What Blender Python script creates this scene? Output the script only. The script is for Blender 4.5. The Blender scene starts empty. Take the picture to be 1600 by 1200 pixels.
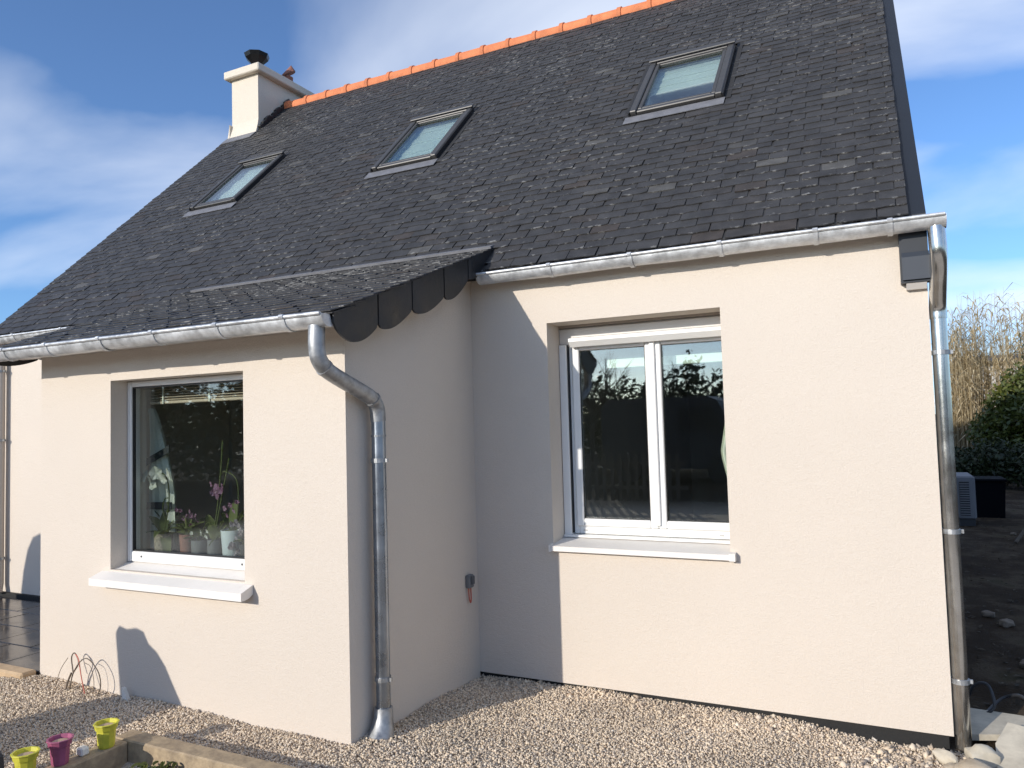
import bpy, math, random
import numpy as np
from mathutils import Vector, Matrix

random.seed(7)
rng = np.random.default_rng(7)
scene = bpy.context.scene
col = scene.collection
R = math.radians

# ------------------------------------------------------------------ camera
CAM = np.array([2.3618, -4.2235, 1.5655])
YAW, PITCH, ROLL, FPX = 0.4575, 0.0537, -0.0285, 1163.94
Fv = np.array([-math.sin(YAW) * math.cos(PITCH), math.cos(YAW) * math.cos(PITCH), math.sin(PITCH)])
Rv = np.array([math.cos(YAW), math.sin(YAW), 0.0])
Uv = np.cross(Rv, Fv)
cr, sr = math.cos(ROLL), math.sin(ROLL)
Rv, Uv = cr * Rv + sr * Uv, -sr * Rv + cr * Uv
cd = bpy.data.cameras.new('camera')
cd.sensor_width = 36.0
cd.lens = FPX / 1600 * 36.0
cd.clip_start = 0.05
cd.clip_end = 3000
cam = bpy.data.objects.new('camera', cd)
col.objects.link(cam)
cam.matrix_world = Matrix(((Rv[0], Uv[0], -Fv[0], CAM[0]), (Rv[1], Uv[1], -Fv[1], CAM[1]), (Rv[2], Uv[2], -Fv[2], CAM[2]), (0, 0, 0, 1)))
scene.camera = cam

# ------------------------------------------------------------------ light: low winter sun from the front left
SUN = Vector((0.424, 1.0, -0.36)).normalized()          # direction the light travels
sd = bpy.data.lights.new('sun', 'SUN')
sd.energy = 2.85
sd.angle = R(0.53)
sd.color = (1.0, 0.93, 0.83)
sun = bpy.data.objects.new('sun', sd)
col.objects.link(sun)
sun.rotation_euler = SUN.to_track_quat('-Z', 'Y').to_euler()

world = bpy.data.worlds.new('World')
scene.world = world
world.use_nodes = True
wn, wl = world.node_tree.nodes, world.node_tree.links
wn.clear()
sky = wn.new('ShaderNodeTexSky')
sky.sky_type = 'NISHITA'
sky.sun_disc = False
sky.sun_elevation = math.asin(-SUN.z)
sky.sun_rotation = math.atan2(-SUN.x, -SUN.y)
sky.air_density = 0.8
sky.dust_density = 0.6
sky.ozone_density = 3.5
CLOUD_LOC = (21.76, 39.58, 0)
tc = wn.new('ShaderNodeTexCoord')
sep = wn.new('ShaderNodeSeparateXYZ')
wl.new(tc.outputs['Generated'], sep.inputs[0])
zc = wn.new('ShaderNodeMath'); zc.operation = 'MAXIMUM'; zc.inputs[1].default_value = 0.0
wl.new(sep.outputs['Z'], zc.inputs[0])
za = wn.new('ShaderNodeMath'); za.operation = 'ADD'; za.inputs[1].default_value = 0.22
wl.new(zc.outputs[0], za.inputs[0])
dv = wn.new('ShaderNodeVectorMath'); dv.operation = 'DIVIDE'
cmb = wn.new('ShaderNodeCombineXYZ')
for k in range(3):
    wl.new(za.outputs[0], cmb.inputs[k])
wl.new(tc.outputs['Generated'], dv.inputs[0]); wl.new(cmb.outputs[0], dv.inputs[1])
mp = wn.new('ShaderNodeMapping')
mp.inputs['Rotation'].default_value = (0, 0, R(10))
mp.inputs['Location'].default_value = CLOUD_LOC
mp.inputs['Scale'].default_value = (0.7, 1.15, 1)
wl.new(dv.outputs[0], mp.inputs[0])
n1 = wn.new('ShaderNodeTexNoise')
n1.inputs['Scale'].default_value = 1.15
n1.inputs['Detail'].default_value = 7
n1.inputs['Roughness'].default_value = 0.46
n1.inputs['Distortion'].default_value = 0.35
wl.new(mp.outputs[0], n1.inputs['Vector'])
ramp = wn.new('ShaderNodeValToRGB')
ramp.color_ramp.elements[0].position = 0.44
ramp.color_ramp.elements[0].color = (0.02, 0.02, 0.02, 1)
ramp.color_ramp.elements[1].position = 0.72
ramp.color_ramp.elements[1].color = (0.85, 0.85, 0.85, 1)
wl.new(n1.outputs['Fac'], ramp.inputs[0])
tint = wn.new('ShaderNodeMix'); tint.data_type = 'RGBA'; tint.blend_type = 'MULTIPLY'; tint.inputs[0].default_value = 1.0
tint.inputs[7].default_value = (0.72, 0.88, 1.02, 1)
wl.new(sky.outputs[0], tint.inputs[6])
mixc = wn.new('ShaderNodeMix'); mixc.data_type = 'RGBA'
mixc.inputs[7].default_value = (5.6, 5.9, 6.4, 1)
wl.new(ramp.outputs[0], mixc.inputs[0]); wl.new(tint.outputs[2], mixc.inputs[6])
bg = wn.new('ShaderNodeBackground')
bg.inputs[1].default_value = 0.14
wl.new(mixc.outputs[2], bg.inputs[0])
wo = wn.new('ShaderNodeOutputWorld')
wl.new(bg.outputs[0], wo.inputs[0])

scene.view_settings.view_transform = 'Standard'
scene.view_settings.look = 'None'
scene.view_settings.exposure = 0.50
scene.view_settings.gamma = 1.0
scene.view_settings.use_curve_mapping = False
scene.render.engine = 'CYCLES'
scene.cycles.use_denoising = True
scene.cycles.max_bounces = 8
scene.cycles.transparent_max_bounces = 24

# ------------------------------------------------------------------ materials
def new_mat(name):
    m = bpy.data.materials.new(name); m.use_nodes = True
    nt = m.node_tree
    return m, nt.nodes, nt.links, nt.nodes['Principled BSDF']

def mat(name, c, rough=0.6, metal=0.0, var=0.0, vscale=6.0, bump=0.0, bscale=80.0, spec=0.5, c2=None, rvar=0.0, island=0.0):
    m, n, l, b = new_mat(name)
    b.inputs['Base Color'].default_value = (*c, 1)
    b.inputs['Roughness'].default_value = rough
    b.inputs['Metallic'].default_value = metal
    b.inputs['Specular IOR Level'].default_value = spec
    geo = n.new('ShaderNodeNewGeometry')
    last = None
    if var or c2 or rvar:
        t = n.new('ShaderNodeTexNoise'); t.inputs['Scale'].default_value = vscale
        t.inputs['Detail'].default_value = 6; t.inputs['Roughness'].default_value = 0.65
        l.new(geo.outputs['Position'], t.inputs['Vector'])
        mr = n.new('ShaderNodeMapRange'); mr.inputs[1].default_value = 0.3; mr.inputs[2].default_value = 0.7
        l.new(t.outputs['Fac'], mr.inputs[0])
        mx = n.new('ShaderNodeMix'); mx.data_type = 'RGBA'
        if c2:
            a, bb = c, c2
        else:
            a, bb = [v * (1 - var) for v in c], [min(1, v * (1 + var)) for v in c]
        mx.inputs[6].default_value = (*a, 1); mx.inputs[7].default_value = (*bb, 1)
        l.new(mr.outputs[0], mx.inputs[0])
        last = mx.outputs[2]
        if rvar:
            rr = n.new('ShaderNodeMapRange'); rr.inputs[1].default_value = 0.3; rr.inputs[2].default_value = 0.7
            rr.inputs[3].default_value = max(0.02, rough - rvar); rr.inputs[4].default_value = rough + rvar
            l.new(t.outputs['Fac'], rr.inputs[0]); l.new(rr.outputs[0], b.inputs['Roughness'])
    if island:
        hs = n.new('ShaderNodeHueSaturation')
        mr2 = n.new('ShaderNodeMapRange'); mr2.inputs[3].default_value = 1 - island; mr2.inputs[4].default_value = 1 + island
        l.new(geo.outputs['Random Per Island'], mr2.inputs[0]); l.new(mr2.outputs[0], hs.inputs['Value'])
        if last: l.new(last, hs.inputs['Color'])
        else: hs.inputs['Color'].default_value = (*c, 1)
        last = hs.outputs[0]
    if last: l.new(last, b.inputs['Base Color'])
    if bump:
        t2 = n.new('ShaderNodeTexNoise'); t2.inputs['Scale'].default_value = bscale
        t2.inputs['Detail'].default_value = 4
        l.new(geo.outputs['Position'], t2.inputs['Vector'])
        bp = n.new('ShaderNodeBump'); bp.inputs['Strength'].default_value = bump; bp.inputs['Distance'].default_value = 0.004
        l.new(t2.outputs['Fac'], bp.inputs['Height']); l.new(bp.outputs[0], b.inputs['Normal'])
    return m

def leaf_mat(name, c, c2, trans=0.35, rough=0.45):
    m, n, l, b = new_mat(name)
    geo = n.new('ShaderNodeNewGeometry')
    mx = n.new('ShaderNodeMix'); mx.data_type = 'RGBA'
    mx.inputs[6].default_value = (*c, 1); mx.inputs[7].default_value = (*c2, 1)
    l.new(geo.outputs['Random Per Island'], mx.inputs[0])
    l.new(mx.outputs[2], b.inputs['Base Color'])
    b.inputs['Roughness'].default_value = rough
    tr = n.new('ShaderNodeBsdfTranslucent'); l.new(mx.outputs[2], tr.inputs['Color'])
    ms = n.new('ShaderNodeMixShader'); ms.inputs[0].default_value = trans
    l.new(b.outputs[0], ms.inputs[1]); l.new(tr.outputs[0], ms.inputs[2])
    l.new(ms.outputs[0], n['Material Output'].inputs['Surface'])
    return m

def glass_mat(name, f0=0.12, tintc=(0.86, 0.92, 0.9)):
    m, n, l, b = new_mat(name)
    n.remove(b)
    tr = n.new('ShaderNodeBsdfTransparent'); tr.inputs['Color'].default_value = (*tintc, 1)
    gl = n.new('ShaderNodeBsdfGlossy'); gl.inputs['Roughness'].default_value = 0.015
    gl.inputs['Color'].default_value = (0.93, 0.97, 1.0, 1)
    lw = n.new('ShaderNodeLayerWeight'); lw.inputs['Blend'].default_value = 0.5
    pw = n.new('ShaderNodeMath'); pw.operation = 'POWER'; pw.inputs[1].default_value = 4.0
    l.new(lw.outputs['Facing'], pw.inputs[0])
    mr = n.new('ShaderNodeMapRange'); mr.inputs[3].default_value = f0; mr.inputs[4].default_value = 0.95
    l.new(pw.outputs[0], mr.inputs[0])
    ms = n.new('ShaderNodeMixShader')
    l.new(mr.outputs[0], ms.inputs[0]); l.new(tr.outputs[0], ms.inputs[1]); l.new(gl.outputs[0], ms.inputs[2])
    l.new(ms.outputs[0], n['Material Output'].inputs['Surface'])
    return m

def slate_mat(name, pale=1.0, lichen=1.0):
    """dark slate; each slate has its own shade, a few are rusty or pale, lichen flecks along the lower edges"""
    m, n, l, b = new_mat(name)
    geo = n.new('ShaderNodeNewGeometry')
    at = n.new('ShaderNodeAttribute'); at.attribute_name = 'shade'
    oi = n.new('ShaderNodeObjectInfo')
    ad = n.new('ShaderNodeMath'); ad.operation = 'ADD'
    l.new(at.outputs['Fac'], ad.inputs[0]); l.new(oi.outputs['Random'], ad.inputs[1])
    fr = n.new('ShaderNodeMath'); fr.operation = 'FRACT'; l.new(ad.outputs[0], fr.inputs[0])
    cr_ = n.new('ShaderNodeValToRGB'); e = cr_.color_ramp.elements
    e[0].position = 0.0; e[0].color = (0.033, 0.032, 0.033, 1)
    e[1].position = 1.0; e[1].color = (0.085, 0.082, 0.078, 1)
    for ppos, cc in ((0.2, (0.036, 0.035, 0.036)), (0.55, (0.042, 0.041, 0.042)), (0.80, (0.034, 0.033, 0.034)), (0.93, (0.039, 0.036, 0.035)), (0.955, (0.046, 0.037, 0.032)), (0.975, (0.046, 0.045, 0.045)), (0.985, (0.052, 0.050, 0.048))):
        q = e.new(ppos); q.color = (*cc, 1)
    l.new(fr.outputs[0], cr_.inputs[0])
    t = n.new('ShaderNodeTexNoise'); t.inputs['Scale'].default_value = 9; t.inputs['Detail'].default_value = 6
    l.new(geo.outputs['Position'], t.inputs['Vector'])
    mr = n.new('ShaderNodeMapRange'); mr.inputs[1].default_value = 0.3; mr.inputs[2].default_value = 0.7; mr.inputs[3].default_value = 0.72; mr.inputs[4].default_value = 1.3
    l.new(t.outputs['Fac'], mr.inputs[0])
    hs = n.new('ShaderNodeHueSaturation'); l.new(cr_.outputs[0], hs.inputs['Color']); l.new(mr.outputs[0], hs.inputs['Value'])
    # lichen
    uv = n.new('ShaderNodeUVMap'); uv.uv_map = 'UVMap'
    su = n.new('ShaderNodeSeparateXYZ'); l.new(uv.outputs[0], su.inputs[0])
    mpn = n.new('ShaderNodeMapping'); mpn.inputs['Scale'].default_value = (1.0, 1.5, 1.5)
    l.new(geo.outputs['Position'], mpn.inputs[0])
    t2 = n.new('ShaderNodeTexNoise'); t2.inputs['Scale'].default_value = 19; t2.inputs['Detail'].default_value = 5; t2.inputs['Roughness'].default_value = 0.7
    l.new(mpn.outputs[0], t2.inputs['Vector'])
    t3 = n.new('ShaderNodeTexNoise'); t3.inputs['Scale'].default_value = 1.3; t3.inputs['Detail'].default_value = 2
    l.new(geo.outputs['Position'], t3.inputs['Vector'])
    edge = n.new('ShaderNodeMapRange'); edge.inputs[1].default_value = 0.0; edge.inputs[2].default_value = 0.20; edge.inputs[3].default_value = 0.105; edge.inputs[4].default_value = -0.045
    l.new(su.outputs['Y'], edge.inputs[0])
    s1 = n.new('ShaderNodeMath'); s1.operation = 'ADD'; l.new(t2.outputs['Fac'], s1.inputs[0]); l.new(edge.outputs[0], s1.inputs[1])
    s3 = n.new('ShaderNodeMath'); s3.operation = 'MULTIPLY_ADD'; s3.inputs[1].default_value = 0.24; l.new(t3.outputs['Fac'], s3.inputs[0]); l.new(s1.outputs[0], s3.inputs[2])
    lm = n.new('ShaderNodeMapRange'); lm.inputs[1].default_value = 0.765; lm.inputs[2].default_value = 0.845
    l.new(s3.outputs[0], lm.inputs[0])
    ml = n.new('ShaderNodeMath'); ml.operation = 'MULTIPLY'; ml.inputs[1].default_value = 0.68 * lichen; l.new(lm.outputs[0], ml.inputs[0])
    mx = n.new('ShaderNodeMix'); mx.data_type = 'RGBA'; mx.inputs[7].default_value = (0.27, 0.265, 0.255, 1)
    l.new(ml.outputs[0], mx.inputs[0]); l.new(hs.outputs[0], mx.inputs[6])
    l.new(mx.outputs[2], b.inputs['Base Color'])
    b.inputs['Roughness'].default_value = 0.55
    b.inputs['Specular IOR Level'].default_value = 0.4
    t4 = n.new('ShaderNodeTexNoise'); t4.inputs['Scale'].default_value = 45; t4.inputs['Detail'].default_value = 5
    l.new(geo.outputs['Position'], t4.inputs['Vector'])
    bp = n.new('ShaderNodeBump'); bp.inputs['Strength'].default_value = 0.35; bp.inputs['Distance'].default_value = 0.006
    l.new(t4.outputs['Fac'], bp.inputs['Height']); l.new(bp.outputs[0], b.inputs['Normal'])
    return m

def render_mat(name, c):
    """fine scratched wall render"""
    m, n, l, b = new_mat(name)
    geo = n.new('ShaderNodeNewGeometry')
    t = n.new('ShaderNodeTexNoise'); t.inputs['Scale'].default_value = 1.1; t.inputs['Detail'].default_value = 7; t.inputs['Roughness'].default_value = 0.6
    l.new(geo.outputs['Position'], t.inputs['Vector'])
    t2 = n.new('ShaderNodeTexNoise'); t2.inputs['Scale'].default_value = 130; t2.inputs['Detail'].default_value = 5; t2.inputs['Roughness'].default_value = 0.7
    l.new(geo.outputs['Position'], t2.inputs['Vector'])
    t3 = n.new('ShaderNodeTexNoise'); t3.inputs['Scale'].default_value = 38; t3.inputs['Detail'].default_value = 4
    l.new(geo.outputs['Position'], t3.inputs['Vector'])
    a = n.new('ShaderNodeMath'); a.operation = 'MULTIPLY_ADD'; a.inputs[1].default_value = 0.10; a.inputs[2].default_value = 0.95
    l.new(t.outputs['Fac'], a.inputs[0])
    a2 = n.new('ShaderNodeMath'); a2.operation = 'MULTIPLY_ADD'; a2.inputs[1].default_value = 0.22
    l.new(t2.outputs['Fac'], a2.inputs[0]); 
    a3 = n.new('ShaderNodeMath'); a3.operation = 'SUBTRACT'; a3.inputs[1].default_value = 0.16
    l.new(a.outputs[0], a3.inputs[0]); l.new(a3.outputs[0], a2.inputs[2])
    hs = n.new('ShaderNodeHueSaturation'); hs.inputs['Color'].default_value = (*c, 1)
    l.new(a2.outputs[0], hs.inputs['Value']); l.new(hs.outputs[0], b.inputs['Base Color'])
    b.inputs['Roughness'].default_value = 0.92
    b.inputs['Specular IOR Level'].default_value = 0.15
    s = n.new('ShaderNodeMath'); s.operation = 'MULTIPLY_ADD'; s.inputs[1].default_value = 0.6
    l.new(t3.outputs['Fac'], s.inputs[0]); l.new(t2.outputs['Fac'], s.inputs[2])
    bp = n.new('ShaderNodeBump'); bp.inputs['Strength'].default_value = 0.65; bp.inputs['Distance'].default_value = 0.006
    l.new(s.outputs[0], bp.inputs['Height']); l.new(bp.outputs[0], b.inputs['Normal'])
    return m

def gravel_mat(name):
    m, n, l, b = new_mat(name)
    geo = n.new('ShaderNodeNewGeometry')
    cr_ = n.new('ShaderNodeValToRGB'); e = cr_.color_ramp.elements
    e[0].position = 0.0; e[0].color = (0.50, 0.39, 0.29, 1)
    e[1].position = 1.0; e[1].color = (0.78, 0.70, 0.59, 1)
    for ppos, cc in ((0.10, (0.40, 0.34, 0.28)), (0.3, (0.72, 0.58, 0.42)), (0.6, (0.78, 0.65, 0.49)), (0.85, (0.74, 0.63, 0.50)), (0.93, (0.50, 0.37, 0.26))):
        q = e.new(ppos); q.color = (*cc, 1)
    l.new(geo.outputs['Random Per Island'], cr_.inputs[0])
    t = n.new('ShaderNodeTexNoise'); t.inputs['Scale'].default_value = 1.9; t.inputs['Detail'].default_value = 5
    l.new(geo.outputs['Position'], t.inputs['Vector'])
    mr = n.new('ShaderNodeMapRange'); mr.inputs[1].default_value = .3; mr.inputs[2].default_value = .7; mr.inputs[3].default_value = .84; mr.inputs[4].default_value = 1.12
    l.new(t.outputs['Fac'], mr.inputs[0])
    hs = n.new('ShaderNodeHueSaturation'); l.new(cr_.outputs[0], hs.inputs['Color']); l.new(mr.outputs[0], hs.inputs['Value']); l.new(hs.outputs[0], b.inputs['Base Color'])
    b.inputs['Roughness'].default_value = 0.85
    return m

M = dict(
    render=render_mat('cream_render', (0.695, 0.617, 0.532)),
    cream=render_mat('chimney_render', (0.72, 0.65, 0.55)),
    slate=slate_mat('slate'),
    deck=mat('roof_deck', (0.02, 0.02, 0.022), 0.8),
    darkslate=mat('dark_cladding_slate', (0.022, 0.022, 0.023), 0.5, var=0.45, vscale=9, bump=0.5, bscale=35, rvar=.15),
    anthracite=mat('anthracite_metal', (0.010, 0.014, 0.022), 0.5, var=0.1, vscale=3),
    zinc=mat('zinc', (0.62, 0.635, 0.65), 0.46, 0.55, var=0.30, vscale=16, rvar=0.14, bump=0.06, bscale=25),
    zincdull=mat('weathered_zinc', (0.36, 0.37, 0.38), 0.5, 0.75, var=0.35, vscale=22, rvar=0.12, bump=0.1, bscale=40),
    zincblue=mat('blue_grey_zinc', (0.30, 0.33, 0.37), 0.30, 0.85, var=0.25, vscale=7, rvar=0.08, bump=0.05, bscale=20),
    polished=mat('polished_zinc', (0.60, 0.59, 0.56), 0.20, 0.95, var=0.3, vscale=4, rvar=0.1, bump=0.05, bscale=12),
    lead=mat('grey_flashing', (0.20, 0.20, 0.215), 0.5, 0.3, var=0.2, vscale=12),
    terracotta=mat('terracotta', (0.60, 0.19, 0.075), 0.75, var=0.22, vscale=9, bump=0.2, bscale=60, island=0.12),
    pot_terracotta=mat('sooty_terracotta', (0.26, 0.11, 0.075), 0.8, var=0.3, vscale=15),
    cowl=mat('black_cowl', (0.012, 0.012, 0.013), 0.35, 0.4, var=0.2),
    pvc=mat('white_pvc', (0.80, 0.79, 0.76), 0.32, var=0.03, vscale=4),
    pvcbox=mat('shutter_box_paint', (0.60, 0.57, 0.54), 0.4, var=0.04, vscale=4),
    seal=mat('black_seal', (0.012, 0.012, 0.013), 0.5),
    sill=mat('white_sill', (0.78, 0.74, 0.69), 0.55, var=0.05, vscale=5, bump=0.1, bscale=90),
    glass=glass_mat('window_glass', 0.12, (0.90, 0.94, 0.93)),
    skyglass=glass_mat('skylight_glass', 0.13, (0.88, 0.93, 0.91)),
    veluxgrey=mat('skylight_metal', (0.075, 0.073, 0.072), 0.42, 0.35, var=0.12, vscale=10),
    blind=mat('pale_blind', (0.68, 0.72, 0.67), 0.8, var=0.06, vscale=5),
    roomwall=mat('room_paint', (0.72, 0.72, 0.70), 0.9, var=0.05, vscale=2),
    roomfloor=mat('room_floor', (0.06, 0.05, 0.045), 0.6, var=0.2, vscale=4),
    bitumen=mat('bitumen_plinth', (0.012, 0.012, 0.012), 0.75, bump=0.4, bscale=50),
    gravel=gravel_mat('gravel_chips'),
    slab=mat('wet_paving', (0.035, 0.035, 0.038), 0.16, var=0.3, vscale=5, rvar=0.12, bump=0.08, bscale=30),
    kerb=mat('tan_kerb', (0.50, 0.36, 0.22), 0.85, var=0.2, vscale=10, bump=0.3, bscale=60),
    wood=mat('weathered_wood', (0.46, 0.35, 0.22), 0.8, c2=(0.24, 0.18, 0.12), vscale=22, bump=0.4, bscale=90),
    soil=mat('dark_soil', (0.018, 0.014, 0.011), 0.95, var=0.4, vscale=30, bump=0.8, bscale=60),
    yellow=mat('yellow_plastic', (0.56, 0.52, 0.05), 0.55, var=0.18, vscale=25, rvar=.12, bump=.1, bscale=60),
    pink=mat('pink_plastic', (0.34, 0.085, 0.165), 0.55, var=0.18, vscale=25, rvar=.12, bump=.1, bscale=60),
    wax=mat('tan_filling', (0.46, 0.33, 0.23), 0.6, var=0.2, vscale=30),
    white=mat('white_block', (0.75, 0.72, 0.66), 0.6, var=0.08),
    cable=mat('brown_cable', (0.13, 0.10, 0.075), 0.5),
    redcable=mat('red_orange_cable', (0.50, 0.10, 0.06), 0.5),
    greypl=mat('grey_plastic', (0.16, 0.165, 0.17), 0.45, var=0.08),
    darkpl=mat('dark_plastic', (0.03, 0.032, 0.038), 0.45),
    stone=mat('pale_stone', (0.46, 0.40, 0.31), 0.85, c2=(0.34, 0.27, 0.19), vscale=9, bump=0.6, bscale=22),
    flag=mat('grey_flagstone', (0.50, 0.45, 0.36), 0.85, var=0.25, vscale=8, bump=0.3, bscale=40),
    soilstone=mat('dirty_stone', (0.16, 0.13, 0.10), 0.9, var=0.3, vscale=20, bump=0.6, bscale=40),
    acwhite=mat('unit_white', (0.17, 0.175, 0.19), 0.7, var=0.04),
    reed=leaf_mat('dry_reed', (0.50, 0.40, 0.24), (0.70, 0.60, 0.40), 0.3, 0.6),
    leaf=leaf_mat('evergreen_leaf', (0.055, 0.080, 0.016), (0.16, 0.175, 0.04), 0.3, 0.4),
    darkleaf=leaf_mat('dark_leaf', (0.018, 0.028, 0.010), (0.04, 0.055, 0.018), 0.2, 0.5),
    bamboo=leaf_mat('bamboo_leaf', (0.10, 0.12, 0.03), (0.20, 0.19, 0.06), 0.35, 0.5),
    bark=mat('bark', (0.07, 0.055, 0.04), 0.9, var=0.3, vscale=20, bump=0.5, bscale=40),
    orchidleaf=leaf_mat('orchid_leaf', (0.08, 0.11, 0.03), (0.26, 0.28, 0.10), 0.15, 0.35),
    petalw=leaf_mat('white_petal', (0.75, 0.75, 0.62), (0.82, 0.80, 0.72), 0.3, 0.5),
    petalp=leaf_mat('pink_petal', (0.24, 0.10, 0.17), (0.48, 0.28, 0.38), 0.3, 0.5),
    potgrey=mat('grey_pot', (0.15, 0.15, 0.15), 0.6, var=0.1),
    potwhite=mat('white_pot', (0.62, 0.66, 0.66), 0.4, var=0.04),
    potdark=mat('dark_pot', (0.05, 0.05, 0.05), 0.5, var=0.2),
    jar=mat('bark_filled_jar', (0.50, 0.42, 0.30), 0.4, c2=(0.08, 0.055, 0.035), vscale=75),
    cloth=mat('pale_curtain', (0.80, 0.80, 0.70), 0.9, var=0.05),
    clothshadow=mat('curtain_shadow', (0.04, 0.042, 0.045), 0.8),  # colour of the painted shadow lines on the curtain
    slatbeige=mat('beige_slat', (0.70, 0.56, 0.42), 0.5, var=0.05),
    lamp=mat('pale_pelmet', (0.70, 0.78, 0.66), 0.6),
    farwall=mat('far_white_wall', (0.62, 0.60, 0.56), 0.9, var=0.06),
    fence=mat('dark_fence', (0.10, 0.085, 0.07), 0.8, var=0.2),
)

# ground: earth with thin grass, tan fines under gravel, also across the added yard
def ground_mat():
    m, n, l, b = new_mat('earth')
    geo = n.new('ShaderNodeNewGeometry')
    t = n.new('ShaderNodeTexNoise'); t.inputs['Scale'].default_value = 1.4; t.inputs['Detail'].default_value = 9; t.inputs['Roughness'].default_value = 0.7
    l.new(geo.outputs['Position'], t.inputs['Vector'])
    r1 = n.new('ShaderNodeValToRGB'); e = r1.color_ramp.elements
    e[0].position = 0.32; e[0].color = (0.022, 0.015, 0.010, 1); e[1].position = 0.72; e[1].color = (0.030, 0.030, 0.012, 1)
    q = e.new(0.48); q.color = (0.040, 0.028, 0.018, 1); q = e.new(0.57); q.color = (0.075, 0.058, 0.040, 1)
    l.new(t.outputs['Fac'], r1.inputs[0])
    at = n.new('ShaderNodeAttribute'); at.attribute_name = 'bed'  # gravel bed together with the added pale yard
    t2 = n.new('ShaderNodeTexNoise'); t2.inputs['Scale'].default_value = 70; t2.inputs['Detail'].default_value = 5
    l.new(geo.outputs['Position'], t2.inputs['Vector'])
    r2 = n.new('ShaderNodeValToRGB'); e = r2.color_ramp.elements
    e[0].position = 0.3; e[0].color = (0.44, 0.36, 0.28, 1); e[1].position = 0.7; e[1].color = (0.72, 0.62, 0.50, 1)
    l.new(t2.outputs['Fac'], r2.inputs[0])
    mx = n.new('ShaderNodeMix'); mx.data_type = 'RGBA'
    l.new(at.outputs['Fac'], mx.inputs[0]); l.new(r1.outputs[0], mx.inputs[6]); l.new(r2.outputs[0], mx.inputs[7])
    l.new(mx.outputs[2], b.inputs['Base Color'])
    b.inputs['Roughness'].default_value = 0.95; b.inputs['Specular IOR Level'].default_value = 0.1
    bp = n.new('ShaderNodeBump'); bp.inputs['Strength'].default_value = 0.7; bp.inputs['Distance'].default_value = 0.02
    l.new(t2.outputs['Fac'], bp.inputs['Height']); l.new(bp.outputs[0], b.inputs['Normal'])
    return m
M['earth'] = ground_mat()

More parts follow.
